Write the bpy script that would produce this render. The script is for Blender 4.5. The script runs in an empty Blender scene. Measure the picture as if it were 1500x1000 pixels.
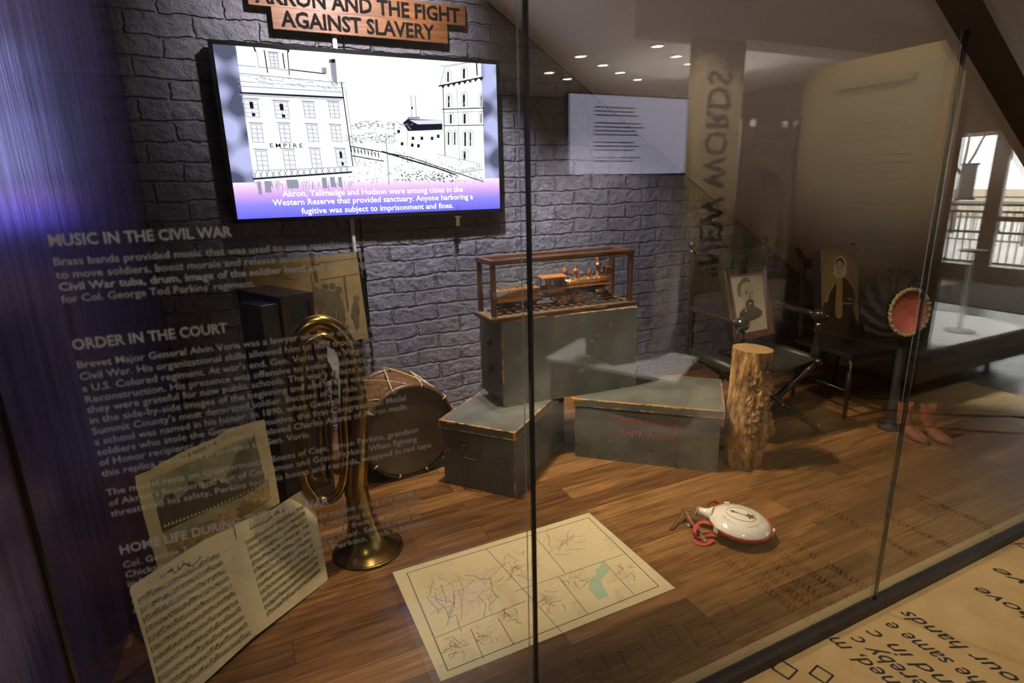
import bpy, bmesh, math, random
from mathutils import Vector, Matrix, noise
random.seed(7)
rnd = random.Random(3)
S = bpy.context.scene
COL = S.collection
PI = math.pi

# ------------------------------------------------------------------ camera
FPX = 841.42
PITCH, ROLL, YAW = math.radians(14.98), math.radians(-1.443), math.radians(25.40)
EYE = Vector((0, 0, 1.5))
Fw = Vector((math.sin(YAW)*math.cos(PITCH), math.cos(YAW)*math.cos(PITCH), -math.sin(PITCH)))
R0 = Vector((math.cos(YAW), -math.sin(YAW), 0)); U0 = R0.cross(Fw)
Rt = R0*math.cos(ROLL) + U0*math.sin(ROLL); Up = -R0*math.sin(ROLL) + U0*math.cos(ROLL)
cam = bpy.data.cameras.new('camera'); camo = bpy.data.objects.new('camera', cam); COL.objects.link(camo)
cam.sensor_width = 36; cam.lens = FPX*36/1500; cam.clip_start = .02; cam.clip_end = 200
cam.dof.use_dof = True; cam.dof.focus_distance = 2.7; cam.dof.aperture_fstop = 3.2
m = Matrix((Rt, Up, -Fw)).transposed().to_4x4(); m.translation = EYE; camo.matrix_world = m
S.camera = camo
def ray(x, y): return Fw + Rt*((x-750)/FPX) - Up*((y-500)/FPX)
def atY(x, y, Y): d = ray(x, y); return EYE + d*((Y-EYE.y)/d.y)      # the point on a wall-parallel plane
def atZ(x, y, z=0.): d = ray(x, y); return EYE + d*((z-EYE.z)/d.z)   # the point on a level plane

# ------------------------------------------------------------------ view, world, lights
S.view_settings.view_transform = 'Standard'; S.view_settings.look = 'None'
S.view_settings.gamma = 1; S.view_settings.use_curve_mapping = False
S.view_settings.exposure = 0.12
S.cycles.transparent_max_bounces = 28; S.cycles.max_bounces = 9; S.cycles.glossy_bounces = 5
S.cycles.sample_clamp_indirect = 6
S.cycles.caustics_reflective = False; S.cycles.caustics_refractive = False
G, WB = 1.045, 3.58           # glass plane, brick wall
def V(x, yv, z): return Vector((x, 2*G-yv, z))    # room behind the visitor, given as it mirrors in the glass
W = bpy.data.worlds.new('sky'); S.world = W; W.use_nodes = True
bg = W.node_tree.nodes['Background']
bg.inputs[0].default_value = (1, .985, .96, 1); bg.inputs[1].default_value = 8.0     # bright overcast sky

def light(kind, name, loc, target, energy, color, size=.1, **kw):
    l = bpy.data.lights.new(name, kind); o = bpy.data.objects.new(name, l); COL.objects.link(o)
    l.energy = energy; l.color = color
    o.location = loc
    o.rotation_euler = (Vector(target)-Vector(loc)).to_track_quat('-Z', 'Y').to_euler()
    if kind == 'AREA':
        l.shape = 'RECTANGLE'; l.size = size; l.size_y = kw.get('size_y', size)
    else:
        l.shadow_soft_size = size
    if kind == 'SPOT':
        l.spot_size = math.radians(kw.get('angle', 60)); l.spot_blend = kw.get('blend', .5)
    return o
WARM = (1, .80, .56)
# inside the case, above the objects
light('SPOT', 'case_spot', (.95, 2.45, 2.85), (1.6, 1.95, 0), 230, WARM, .035, angle=80, blend=.5)
light('SPOT', 'case_spot_right', (1.25, 2.55, 2.62), (2.05, 2.2, 0), 115, WARM, .035, angle=64, blend=.7)
light('SPOT', 'case_wall_spot', (1.15, 2.75, 2.75), (1.35, 3.58, .75), 190, (.95, .90, 1), .035, angle=70, blend=.8)
light('SPOT', 'boxes_fill', (1.0, -.9, 3.1), (1.75, 2.3, .3), 200, (1, .88, .70), .05, angle=26, blend=.9)  # added on the hall side to brighten the box fronts
light('SPOT', 'wall_fill_right', (2.15, 2.75, 2.12), (2.45, 3.58, .85), 42, (1, .92, .95), .03, angle=80, blend=.8)  # added to lift the brick behind the camp chair
light('SPOT', 'chairs_fill', (2.62, 1.45, 1.80), (3.34, 2.12, .72), 24, WARM, .03, angle=50, blend=.9)  # added to brighten chairs and portraits, no fixture
light('SPOT', 'case_print_spot', (.35, 1.5, 2.9), (.0, 2.2, .3), 48, WARM, .04, angle=50, blend=.8)
# spots added to brighten the visitor side, no track behind them
light('SPOT', 'plinth_fill', V(5.1, 3.9, 3.1), V(5.05, 2.75, .3), 820, (1, .97, .93), .06, angle=29, blend=.4)  # added, stands in for daylight on the plinth top
light('SPOT', 'panel_fill', V(2.2, 2.9, 3.1), V(4.2, 2.8, 1.95), 400, (1, .84, .58), .06, angle=42, blend=.9)  # added to light the upper part of the tan panel
light('SPOT', 'kiosk_fill', V(1.7, 2.9, 3.1), V(2.42, 3.32, .3), 1050, (1, .96, .92), .06, angle=33, blend=.5)  # added to brighten the white kiosk base
light('SPOT', 'floor_fill', (2.0, .68, 3.1), (2.0, .25, 0), 125, (1, .84, .60), .06, angle=66, blend=.8)  # extra spot over the parchment, no fixture
light('SPOT', 'case_sign_spot', (.75, 2.6, 2.95), (.70, 3.58, 2.5), 165, (1, .93, .97), .04, angle=88, blend=1)
light('POINT', 'hall_fill', V(7.0, 7.4, 2.6), V(6, 7, 0), 340, (1, .92, .82), .05)  # unseen point light added to lift the hall ceiling and walls
light('SPOT', 'text_fill', (-.9, -1.6, 3.1), (0, 1.04, 1.15), 60, (1, .93, .84), .05, angle=34, blend=.6)  # added so the vinyl text reads brighter
light('SPOT', 'stair_edge_spot', (3.2, -1.3, 3.1), (2.2, 1.0, 1.9), 16, (1, .82, .6), .05, angle=40, blend=.7)
light('SPOT', 'plinth_front_fill', V(6.3, 1.25, 3.1), V(5.3, 2.2, .2), 190, (1, .95, .88), .05, angle=44, blend=.8)  # added because the plinth front stays dark otherwise
light('SPOT', 'hall_spot_boards', V(6.6, 5.2, 3.2), V(7.9, 7, 1.4), 850, (1, .88, .7), .05, angle=60, blend=.7)
light('SPOT', 'hall_spot_banner', V(3.6, 3.8, 3.2), V(4.9, 5, 1.8), 620, (1, .88, .7), .05, angle=55, blend=.7)
light('SPOT', 'hall_spot_entrance', V(7.8, 3.4, 3.2), V(8.8, 3.6, 0), 200, (.95, .97, 1), .05, angle=60, blend=.8)

# ------------------------------------------------------------------ materials
def nodes(name):
    mt = bpy.data.materials.new(name); mt.use_nodes = True
    nt = mt.node_tree; return mt, nt, nt.nodes['Principled BSDF'], nt.nodes.new, nt.links.new
def rgb(c): return (c[0], c[1], c[2], 1)
def mat(name, col, rough=.5, metal=0, var=0, vscale=8, stretch=(1, 1, 1), bump=0, bscale=60, spec=.5, coat=0, col2=None, alpha=1):
    mt, nt, b, N, L = nodes(name)
    b.inputs['Base Color'].default_value = rgb(col); b.inputs['Roughness'].default_value = rough
    b.inputs['Metallic'].default_value = metal; b.inputs['Specular IOR Level'].default_value = spec
    b.inputs['Coat Weight'].default_value = coat; b.inputs['Alpha'].default_value = alpha
    if var or bump:
        tc = N('ShaderNodeTexCoord'); mp = N('ShaderNodeMapping'); mp.inputs['Scale'].default_value = stretch
        L(tc.outputs['Object'], mp.inputs[0])
    if var:
        n = N('ShaderNodeTexNoise'); n.inputs['Scale'].default_value = vscale; n.inputs['Detail'].default_value = 6
        L(mp.outputs[0], n.inputs[0])
        r = N('ShaderNodeValToRGB'); r.color_ramp.elements[0].position = .3; r.color_ramp.elements[1].position = .7
        c2 = col2 or [c*(1-var) for c in col]
        r.color_ramp.elements[0].color = rgb(c2); r.color_ramp.elements[1].color = rgb(col)
        L(n.outputs[0], r.inputs[0]); L(r.outputs[0], b.inputs['Base Color'])
    if bump:
        n2 = N('ShaderNodeTexNoise'); n2.inputs['Scale'].default_value = bscale; n2.inputs['Detail'].default_value = 5
        L(mp.outputs[0], n2.inputs[0]); bp = N('ShaderNodeBump'); bp.inputs['Strength'].default_value = bump
        bp.inputs['Distance'].default_value = .01; L(n2.outputs[0], bp.inputs['Height']); L(bp.outputs[0], b.inputs['Normal'])
    return mt
def emis(name, col, st=1):
    mt, nt, b, N, L = nodes(name); nt.nodes.remove(b)
    e = N('ShaderNodeEmission'); e.inputs[0].default_value = rgb(col); e.inputs[1].default_value = st
    L(e.outputs[0], nt.nodes['Material Output'].inputs[0]); return mt
def glass(name, tint=(.97, .985, .98), r0=.042):
    mt, nt, b, N, L = nodes(name); nt.nodes.remove(b)
    lw = N('ShaderNodeLayerWeight'); lw.inputs['Blend'].default_value = .5
    pw = N('ShaderNodeMath'); pw.operation = 'POWER'; pw.inputs[1].default_value = 5; L(lw.outputs['Facing'], pw.inputs[0])
    ma = N('ShaderNodeMath'); ma.operation = 'MULTIPLY_ADD'; ma.inputs[1].default_value = 1-r0; ma.inputs[2].default_value = r0
    L(pw.outputs[0], ma.inputs[0])
    t = N('ShaderNodeBsdfTransparent'); t.inputs[0].default_value = rgb(tint)
    g = N('ShaderNodeBsdfGlossy'); g.inputs['Roughness'].default_value = 0.0; g.inputs[0].default_value = (1, 1, 1, 1)
    mx = N('ShaderNodeMixShader'); L(ma.outputs[0], mx.inputs[0]); L(t.outputs[0], mx.inputs[1]); L(g.outputs[0], mx.inputs[2])
    L(mx.outputs[0], nt.nodes['Material Output'].inputs[0]); return mt
def wood(name, c1, c2, rough=.4, scale=6, along='X', coat=.0, bump=.08):
    mt, nt, b, N, L = nodes(name)
    tc = N('ShaderNodeTexCoord'); mp = N('ShaderNodeMapping')
    k = {'X': (1, 12, 12), 'Y': (12, 1, 12), 'Z': (12, 12, 1)}[along]; mp.inputs['Scale'].default_value = k
    L(tc.outputs['Object'], mp.inputs[0])
    n = N('ShaderNodeTexNoise'); n.inputs['Scale'].default_value = scale; n.inputs['Detail'].default_value = 7; n.inputs['Distortion'].default_value = .6
    L(mp.outputs[0], n.inputs[0])
    r = N('ShaderNodeValToRGB'); r.color_ramp.elements[0].position = .35; r.color_ramp.elements[1].position = .68
    r.color_ramp.elements[0].color = rgb(c2); r.color_ramp.elements[1].color = rgb(c1)
    L(n.outputs[0], r.inputs[0]); L(r.outputs[0], b.inputs['Base Color'])
    bp = N('ShaderNodeBump'); bp.inputs['Strength'].default_value = bump; bp.inputs['Distance'].default_value = .004
    L(n.outputs[0], bp.inputs['Height']); L(bp.outputs[0], b.inputs['Normal'])
    b.inputs['Roughness'].default_value = rough; b.inputs['Coat Weight'].default_value = coat; return mt
def planks(name, cols, plank_l, plank_w, rough=.33, off=.37):
    mt, nt, b, N, L = nodes(name)
    tc = N('ShaderNodeTexCoord'); br = N('ShaderNodeTexBrick')
    br.offset = off; br.inputs['Color1'].default_value = (0, 0, 0, 1); br.inputs['Color2'].default_value = (1, 1, 1, 1)
    br.inputs['Mortar'].default_value = (0, 0, 0, 1); br.inputs['Scale'].default_value = 1
    br.inputs['Mortar Size'].default_value = .0012; br.inputs['Brick Width'].default_value = plank_l; br.inputs['Row Height'].default_value = plank_w
    L(tc.outputs['Object'], br.inputs[0])
    # a colour per plank, grain along it
    mp = N('ShaderNodeMapping'); mp.inputs['Scale'].default_value = (1.1, 13, 1); L(tc.outputs['Object'], mp.inputs[0])
    sh = N('ShaderNodeVectorMath'); sh.operation = 'MULTIPLY_ADD'; sh.inputs[1].default_value = (17, 5, 31)
    L(br.outputs['Color'], sh.inputs[0]); L(mp.outputs[0], sh.inputs[2])
    n = N('ShaderNodeTexNoise'); n.inputs['Scale'].default_value = 2.6; n.inputs['Detail'].default_value = 8; n.inputs['Distortion'].default_value = 1.1
    L(sh.outputs[0], n.inputs[0])
    f = N('ShaderNodeMath'); f.operation = 'MULTIPLY_ADD'; f.inputs[1].default_value = .42; L(br.outputs['Color'], f.inputs[0])
    g = N('ShaderNodeMath'); g.operation = 'MULTIPLY_ADD'; g.inputs[1].default_value = 1.15; g.inputs[2].default_value = -.29; L(n.outputs[0], g.inputs[0]); L(g.outputs[0], f.inputs[2])
    r = N('ShaderNodeValToRGB'); el = r.color_ramp.elements
    el[0].position = .12; el[0].color = rgb(cols[0]); el[1].position = .85; el[1].color = rgb(cols[2])
    e = el.new(.46); e.color = rgb(cols[1]); L(f.outputs[0], r.inputs[0])
    mx = N('ShaderNodeMixRGB'); mx.blend_type = 'MIX'; mx.inputs[2].default_value = (.02, .012, .006, 1)
    L(br.outputs['Fac'], mx.inputs[0]); L(r.outputs[0], mx.inputs[1]); L(mx.outputs[0], b.inputs['Base Color'])
    b.inputs['Roughness'].default_value = rough
    bp = N('ShaderNodeBump'); bp.inputs['Strength'].default_value = .12; bp.inputs['Distance'].default_value = .002
    L(n.outputs[0], bp.inputs['Height']); L(bp.outputs[0], b.inputs['Normal']); return mt
def brick(name, col, bw=.30, bh=.10, mortar=.011, axes='XZ', depth=.014, col2=None):
    mt, nt, b, N, L = nodes(name)
    tc = N('ShaderNodeTexCoord'); sp = N('ShaderNodeSeparateXYZ'); cb = N('ShaderNodeCombineXYZ'); L(tc.outputs['Object'], sp.inputs[0])
    L(sp.outputs[axes[0]], cb.inputs[0]); L(sp.outputs[axes[1]], cb.inputs[1])
    nz = N('ShaderNodeTexNoise'); nz.inputs['Scale'].default_value = 5; nz.inputs['Detail'].default_value = 3; L(tc.outputs['Object'], nz.inputs[0])
    wv = N('ShaderNodeVectorMath'); wv.operation = 'MULTIPLY_ADD'; wv.inputs[1].default_value = (.05, .045, 0)
    L(nz.outputs['Color'], wv.inputs[0]); L(cb.outputs[0], wv.inputs[2])
    nz2 = N('ShaderNodeTexNoise'); nz2.inputs['Scale'].default_value = 26; nz2.inputs['Detail'].default_value = 4; L(tc.outputs['Object'], nz2.inputs[0])
    wv2 = N('ShaderNodeVectorMath'); wv2.operation = 'MULTIPLY_ADD'; wv2.inputs[1].default_value = (.028, .022, 0); L(nz2.outputs['Color'], wv2.inputs[0]); L(wv.outputs[0], wv2.inputs[2]); wv = wv2
    br = N('ShaderNodeTexBrick'); br.inputs['Scale'].default_value = 1; br.inputs['Mortar Size'].default_value = mortar
    br.inputs['Mortar Smooth'].default_value = .75; br.inputs['Brick Width'].default_value = bw; br.inputs['Row Height'].default_value = bh
    br.inputs['Color1'].default_value = (.45, .45, .45, 1); br.inputs['Color2'].default_value = (1, 1, 1, 1)
    L(wv.outputs[0], br.inputs[0])
    n1 = N('ShaderNodeTexNoise'); n1.inputs['Scale'].default_value = 22; n1.inputs['Detail'].default_value = 9; n1.inputs['Roughness'].default_value = .66; L(tc.outputs['Object'], n1.inputs[0])
    n2 = N('ShaderNodeTexNoise'); n2.inputs['Scale'].default_value = 11; n2.inputs['Detail'].default_value = 4; L(tc.outputs['Object'], n2.inputs[0])
    h = N('ShaderNodeMath'); h.operation = 'MULTIPLY_ADD'; h.inputs[1].default_value = -1.0; L(br.outputs['Fac'], h.inputs[0])
    h2 = N('ShaderNodeMath'); h2.operation = 'MULTIPLY_ADD'; h2.inputs[1].default_value = 1.25; L(n1.outputs[0], h2.inputs[0]); L(h2.outputs[0], h.inputs[2])
    h3 = N('ShaderNodeMath'); h3.operation = 'MULTIPLY'; h3.inputs[1].default_value = .9; L(n2.outputs[0], h3.inputs[0]); L(h3.outputs[0], h2.inputs[2])
    bp = N('ShaderNodeBump'); bp.inputs['Strength'].default_value = 1; bp.inputs['Distance'].default_value = depth
    L(h.outputs[0], bp.inputs['Height']); L(bp.outputs[0], b.inputs['Normal'])
    r = N('ShaderNodeValToRGB'); r.color_ramp.elements[0].color = rgb(col2 or [c*.72 for c in col]); r.color_ramp.elements[1].color = rgb(col)
    r.color_ramp.elements[0].position = .3; r.color_ramp.elements[1].position = .65
    L(n2.outputs[0], r.inputs[0]); L(r.outputs[0], b.inputs['Base Color'])
    b.inputs['Roughness'].default_value = .34; return mt
def worn(name, half, col, edge=(.55, .24, .06), width=.012, amount=.5):
    """painted wood box of half sizes `half`, paint rubbed off along its edges and in scratches"""
    mt, nt, b, N, L = nodes(name)
    tc = N('ShaderNodeTexCoord')
    ab = N('ShaderNodeVectorMath'); ab.operation = 'ABSOLUTE'; L(tc.outputs['Object'], ab.inputs[0])
    su = N('ShaderNodeVectorMath'); su.operation = 'SUBTRACT'; su.inputs[0].default_value = half; L(ab.outputs[0], su.inputs[1])
    sp = N('ShaderNodeSeparateXYZ'); L(su.outputs[0], sp.inputs[0])
    def M(op, a, c):
        k = N('ShaderNodeMath'); k.operation = op
        for i, q in enumerate((a, c)):
            if isinstance(q, (int, float)): k.inputs[i].default_value = q
            else: L(q, k.inputs[i])
        return k.outputs[0]
    x, y, z = sp.outputs
    mid = M('MAXIMUM', M('MINIMUM', x, y), M('MINIMUM', M('MAXIMUM', x, y), z))
    n = N('ShaderNodeTexNoise'); n.inputs['Scale'].default_value = 22; n.inputs['Detail'].default_value = 8; n.inputs['Roughness'].default_value = .7; L(tc.outputs['Object'], n.inputs[0])
    w = M('MULTIPLY', M('SUBTRACT', n.outputs[0], .62-.25*amount), width*9)
    e = M('LESS_THAN', mid, w)
    n3 = N('ShaderNodeTexNoise'); n3.inputs['Scale'].default_value = 4; n3.inputs['Detail'].default_value = 10; n3.inputs['Roughness'].default_value = .75
    mp = N('ShaderNodeMapping'); mp.inputs['Scale'].default_value = (2.4, 2, 5); mp.inputs['Rotation'].default_value = (.4, .5, .6); L(tc.outputs['Object'], mp.inputs[0]); L(mp.outputs[0], n3.inputs[0])
    sc = M('GREATER_THAN', n3.outputs[0], .635)
    wear = M('MAXIMUM', e, M('MULTIPLY', sc, .8))
    n2 = N('ShaderNodeTexNoise'); n2.inputs['Scale'].default_value = 5; n2.inputs['Detail'].default_value = 7; L(tc.outputs['Object'], n2.inputs[0])
    r = N('ShaderNodeValToRGB'); r.color_ramp.elements[0].position = .3; r.color_ramp.elements[1].position = .7
    r.color_ramp.elements[0].color = rgb([c*.62 for c in col]); r.color_ramp.elements[1].color = rgb([c*1.25 for c in col]); L(n2.outputs[0], r.inputs[0])
    mx = N('ShaderNodeMixRGB'); L(wear, mx.inputs[0]); L(r.outputs[0], mx.inputs[1]); mx.inputs[2].default_value = rgb(edge)
    L(mx.outputs[0], b.inputs['Base Color']); b.inputs['Roughness'].default_value = .48
    bp = N('ShaderNodeBump'); bp.inputs['Strength'].default_value = .25; bp.inputs['Distance'].default_value = .003
    L(n3.outputs[0], bp.inputs['Height']); L(bp.outputs[0], b.inputs['Normal']); return mt

# ------------------------------------------------------------------ mesh building
class MB:
    def __init__(s): s.v = []; s.f = []; s.sm = []
    def add(s, vs, fs, smooth=False, M=None):
        o = len(s.v); s.v += [tuple(M @ Vector(p)) if M else tuple(p) for p in vs]
        s.f += [tuple(o+i for i in f) for f in fs]; s.sm += [smooth]*len(fs); return s
    def box(s, c, d, M=None, rz=0, bev=0):
        x, y, z = d[0]/2, d[1]/2, d[2]/2
        T = Matrix.Translation(c) @ Matrix.Rotation(rz, 4, 'Z'); T = M @ T if M else T
        if not bev:
            vs = [(a*x, b*y, e*z) for a in (-1, 1) for b in (-1, 1) for e in (-1, 1)]
            return s.add(vs, [(0, 1, 3, 2), (4, 6, 7, 5), (0, 4, 5, 1), (2, 3, 7, 6), (0, 2, 6, 4), (1, 5, 7, 3)], False, T)
        bm = bmesh.new(); bmesh.ops.create_cube(bm, size=1)
        for q in bm.verts: q.co = Vector((q.co.x*2*x, q.co.y*2*y, q.co.z*2*z))
        bmesh.ops.bevel(bm, geom=bm.edges[:], offset=bev, segments=2, profile=.6, affect='EDGES')
        bm.verts.ensure_lookup_table()
        s.add([q.co.copy() for q in bm.verts], [[q.index for q in f.verts] for f in bm.faces], False, T); bm.free(); return s
    def lo(s, a, b, M=None): return s.box([(p+q)/2 for p, q in zip(a, b)], [abs(q-p) for p, q in zip(a, b)], M)
    def tube(s, pts, r, n=12, caps=True, closed=False, M=None, squash=1):
        pts = [Vector(p) for p in pts]; k = len(pts); rr = r if isinstance(r, (list, tuple)) else [r]*k
        vs = []; nrm = None
        for i, p in enumerate(pts):
            if closed: t = pts[(i+1) % k]-pts[i-1]
            else: t = pts[min(i+1, k-1)]-pts[max(i-1, 0)]
            t.normalize()
            if nrm is None: nrm = t.orthogonal().normalized()
            nrm = (nrm - t*nrm.dot(t)); nrm = nrm.normalized() if nrm.length > 1e-6 else t.orthogonal().normalized()
            bn = t.cross(nrm)
            for j in range(n):
                a = 2*PI*j/n; vs.append(p + (nrm*math.cos(a)*squash + bn*math.sin(a))*rr[i])
        fs = []
        for i in range(k if closed else k-1):
            a, b = i*n, ((i+1) % k)*n
            for j in range(n): fs.append((a+j, a+(j+1) % n, b+(j+1) % n, b+j))
        s.add(vs, fs, True, M)
        if caps and not closed:
            o = len(s.v)-len(vs); s.f += [tuple(o+j for j in range(n))[::-1], tuple(o+(k-1)*n+j for j in range(n))]; s.sm += [False, False]
        return s
    def lathe(s, prof, n=24, M=None, caps=True):
        vs = [(r*math.cos(2*PI*j/n), r*math.sin(2*PI*j/n), z) for r, z in prof for j in range(n)]; k = len(prof)
        fs = [(i*n+j, i*n+(j+1) % n, (i+1)*n+(j+1) % n, (i+1)*n+j) for i in range(k-1) for j in range(n)]
        s.add(vs, fs, True, M)
        if caps:
            o = len(s.v)-len(vs)
            for i, rev in ((0, True), (k-1, False)):
                if prof[i][0] > 1e-4:
                    q = tuple(o+i*n+j for j in range(n)); s.f.append(q[::-1] if rev else q); s.sm.append(False)
        return s
    def ball(s, c, r, n=14, sc=(1, 1, 1), M=None):
        T = Matrix.Translation(c) @ Matrix.Diagonal((*sc, 1)); T = M @ T if M else T
        h = n//2
        return s.lathe([(max(r*math.sin(PI*i/h), 1e-5), -r*math.cos(PI*i/h)) for i in range(h+1)], n, T, False)
    def prism(s, poly, z0, z1, M=None):
        k = len(poly); vs = [(x, y, z0) for x, y in poly]+[(x, y, z1) for x, y in poly]
        return s.add(vs, [tuple(range(k))[::-1], tuple(range(k, 2*k))]+[(i, (i+1) % k, k+(i+1) % k, k+i) for i in range(k)], False, M)
    def poly(s, pts, z=0, M=None): return s.add([(x, y, z) for x, y in pts], [tuple(range(len(pts)))], False, M)
    def line(s, pts, w, z=0, M=None, closed=False):
        pts = [Vector((p[0], p[1])) for p in pts]
        if closed: pts.append(pts[0])
        for a, b in zip(pts, pts[1:]):
            d = b-a
            if d.length < 1e-7: continue
            d.normalize(); q = Vector((-d.y, d.x))*w/2; e = d*w*.3
            s.add([(*(a-e+q), z), (*(a-e-q), z), (*(b+e-q), z), (*(b+e+q), z)], [(0, 1, 2, 3)], False, M)
        return s
    def grid(s, fn, nu, nv, smooth=True, M=None, wrap=False):
        vs = [fn(i/(nu-1) if not wrap else i/nu, j/(nv-1)) for j in range(nv) for i in range(nu)]
        fs = [(j*nu+i, j*nu+(i+1) % nu, (j+1)*nu+(i+1) % nu, (j+1)*nu+i) for j in range(nv-1) for i in range(nu if wrap else nu-1)]
        return s.add(vs, fs, smooth, M)
    def mesh(s, name, mt):
        me = bpy.data.meshes.new(name); me.from_pydata(s.v, [], s.f); me.polygons.foreach_set('use_smooth', s.sm)
        if mt: me.materials.append(mt)
        me.update(); return me
    def build(s, name, mt, parent=None, recenter=False):
        if recenter:
            lo = [min(p[i] for p in s.v) for i in range(3)]; hi = [max(p[i] for p in s.v) for i in range(3)]
            c = [(a+b)/2 for a, b in zip(lo, hi)]; s.v = [tuple(p[i]-c[i] for i in range(3)) for p in s.v]
        o = bpy.data.objects.new(name, s.mesh(name, mt)); COL.objects.link(o)
        if recenter: o.location = c
        if parent: o.parent = parent
        return o
def catmull(pts, sub=6, closed=False):
    P = [Vector(p) for p in pts]; k = len(P); out = []
    for i in range(k if closed else k-1):
        g = lambda j: P[j % k] if closed else P[max(0, min(k-1, j))]
        a, b, c, d = g(i-1), g(i), g(i+1), g(i+2)
        for t in range(sub):
            u = t/sub; out.append(.5*((2*b)+(c-a)*u+(2*a-5*b+4*c-d)*u*u+(3*b-a-3*c+d)*u**3))
    if not closed: out.append(P[-1])
    return out
def sweep(mb, ptsr, n=14, sub=6, M=None, caps=True):
    """points with a radius each, smoothed"""
    q = catmull([Vector((*p[:3], p[3])) for p in ptsr], sub)
    return mb.tube([v.to_3d() for v in q], [v[3] for v in q], n, caps, False, M)
def tag(o, label, cat, group=None, kind=None):
    o['label'] = label; o['category'] = cat
    if group: o['group'] = group
    if kind: o['kind'] = kind
    return o
def thing(name, label, cat, loc=(0, 0, 0), rz=0, group=None):
    o = bpy.data.objects.new(name, None); o.empty_display_size = .05; COL.objects.link(o); o.location = loc; o.rotation_euler = (0, 0, rz)
    return tag(o, label, cat, group)
def struct(name, mb, mt, label=None):
    o = mb.build(name, mt); o['kind'] = 'structure'
    if label: o['label'] = label
    return o
def text(s, size, mt, name, parent, M, width=None, align='LEFT', bold=0, shear=0, ext=0, space=1, label=None, res=2):
    c = bpy.data.curves.new(name, 'FONT'); c.body = s; c.size = size; c.align_x = align; c.offset = bold*size; c.shear = shear
    c.extrude = ext; c.space_character = space; c.resolution_u = res
    t = bpy.data.objects.new('tmp', c); COL.objects.link(t)
    me = bpy.data.meshes.new_from_object(t.evaluated_get(bpy.context.evaluated_depsgraph_get()))
    bpy.data.objects.remove(t); bpy.data.curves.remove(c)
    if width:
        xs = [v.co.x for v in me.vertices]; k = width/(max(xs)-min(xs))
        for v in me.vertices: v.co.x *= k
    for v in me.vertices: v.co = M @ v.co
    me.materials.clear(); me.materials.append(mt); me.name = name
    o = bpy.data.objects.new(name, me); COL.objects.link(o)
    if parent: o.parent = parent
    if label: o['label'] = label
    return o
def axes(o, x, y):
    """matrix with origin o, x axis and y axis roughly along the given vectors"""
    x = Vector(x).normalized(); z = x.cross(Vector(y)).normalized(); y = z.cross(x)
    m = Matrix((x, y, z)).transposed().to_4x4(); m.translation = o; return m
def on(M, px, py):
    """where the sight line of a photo pixel meets the plane of M, in M's own x, y"""
    d = ray(px, py); n = M.col[2].to_3d(); o = M.translation; t = (o-EYE).dot(n)/d.dot(n)
    q = M.inverted() @ (EYE+d*t); return (q.x, q.y)
def sheet(mb, poly, th, M): return mb.prism(poly, -th, 0, M)
def copy_tree(o, parent=None):
    c = o.copy(); COL.objects.link(c); c.parent = parent
    for ch in list(o.children): copy_tree(ch, c)
    return c

# ------------------------------------------------------------------ the setting
m_brick = brick('brick_painted_lavender_grey', (.275, .260, .300), depth=.026)
m_floor = planks('walnut_planks', ((.050, .020, .007), (.150, .065, .020), (.33, .165, .055)), 1.35, .115)
m_hallfloor = planks('hall_boards', ((.10, .075, .055), (.19, .15, .11), (.27, .22, .17)), 1.9, .16, rough=.3)
m_soffit = mat('soffit_paint', (.66, .63, .58), .7, bump=.15, bscale=90)
m_white = mat('white_wall_paint', (.62, .58, .50), .8, bump=.05)
m_ceil = mat('ceiling_paint', (.66, .62, .56), .9)
m_steel = mat('bronze_steel', (.050, .030, .020), .42, .3, bump=.1, bscale=30)
m_dark = mat('black_steel', (.012, .011, .011), .35)
m_rail = mat('rail_metal', (.022, .016, .014), .5, bump=.4, bscale=80)
m_left = mat('side_panel_blue', (.40, .36, .95), .24, metal=.85, var=.55, vscale=3, stretch=(1, 9, .5), bump=.10, bscale=9)
m_glass = glass('case_glass')
m_black = mat('black_seal', (.006, .006, .006), .3)
m_edge = mat('glass_edge', (.42, .46, .52), .15, spec=.8)
m_brass = mat('aged_brass_strip', (.30, .20, .07), .3, 1)
m_ink = mat('ink', (.02, .018, .016), .7)
m_strip = mat('pale_threshold', (.50, .38, .20), .6)

struct('floor', MB().lo((-1.2, G+.02, -.06), (6.6, WB, 0)), m_floor, 'walnut plank floor inside the display case')
struct('floor_hall', MB().lo((-5, -9, -.10), (12, G-.02, -.02)), m_hallfloor, 'greyish board floor of the hall before the case')
struct('wall_back', MB().lo((-.60, WB, 0), (6.6, WB+.12, 3.3)), m_brick, 'painted brick wall behind the exhibits')
wl = MB(); ang = Vector((-.62+.38, G-WB, 0)).normalized()
wl.add([(-.38, WB, 0), (-.38+ang.x*3.6, WB+ang.y*3.6, 0), (-.50+ang.x*3.6, WB+ang.y*3.6, 0), (-.5, WB, 0),
        (-.38, WB, 3.3), (-.38+ang.x*3.6, WB+ang.y*3.6, 3.3), (-.50+ang.x*3.6, WB+ang.y*3.6, 3.3), (-.5, WB, 3.3)],
       [(0, 1, 5, 4), (1, 2, 6, 5), (2, 3, 7, 6), (3, 0, 4, 7), (4, 5, 6, 7), (3, 2, 1, 0)])
struct('wall_left', wl, m_left, 'glossy dark blue side panel at the left of the case')
def zs(x): return 3.603-.635*x           # underside of the stair along the brick wall
so = MB().add([(.48, G+.015, zs(.48)), (5.67, G+.015, 0.003), (5.67, WB, 0.003), (.48, WB, zs(.48)),
               (.48, G+.015, zs(.48)+.1), (5.83, G+.015, .003), (5.83, WB, .003), (.48, WB, zs(.48)+.1)],
              [(0, 1, 2, 3), (7, 6, 5, 4), (0, 4, 5, 1), (3, 2, 6, 7), (0, 3, 7, 4), (1, 5, 6, 2)])
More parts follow.
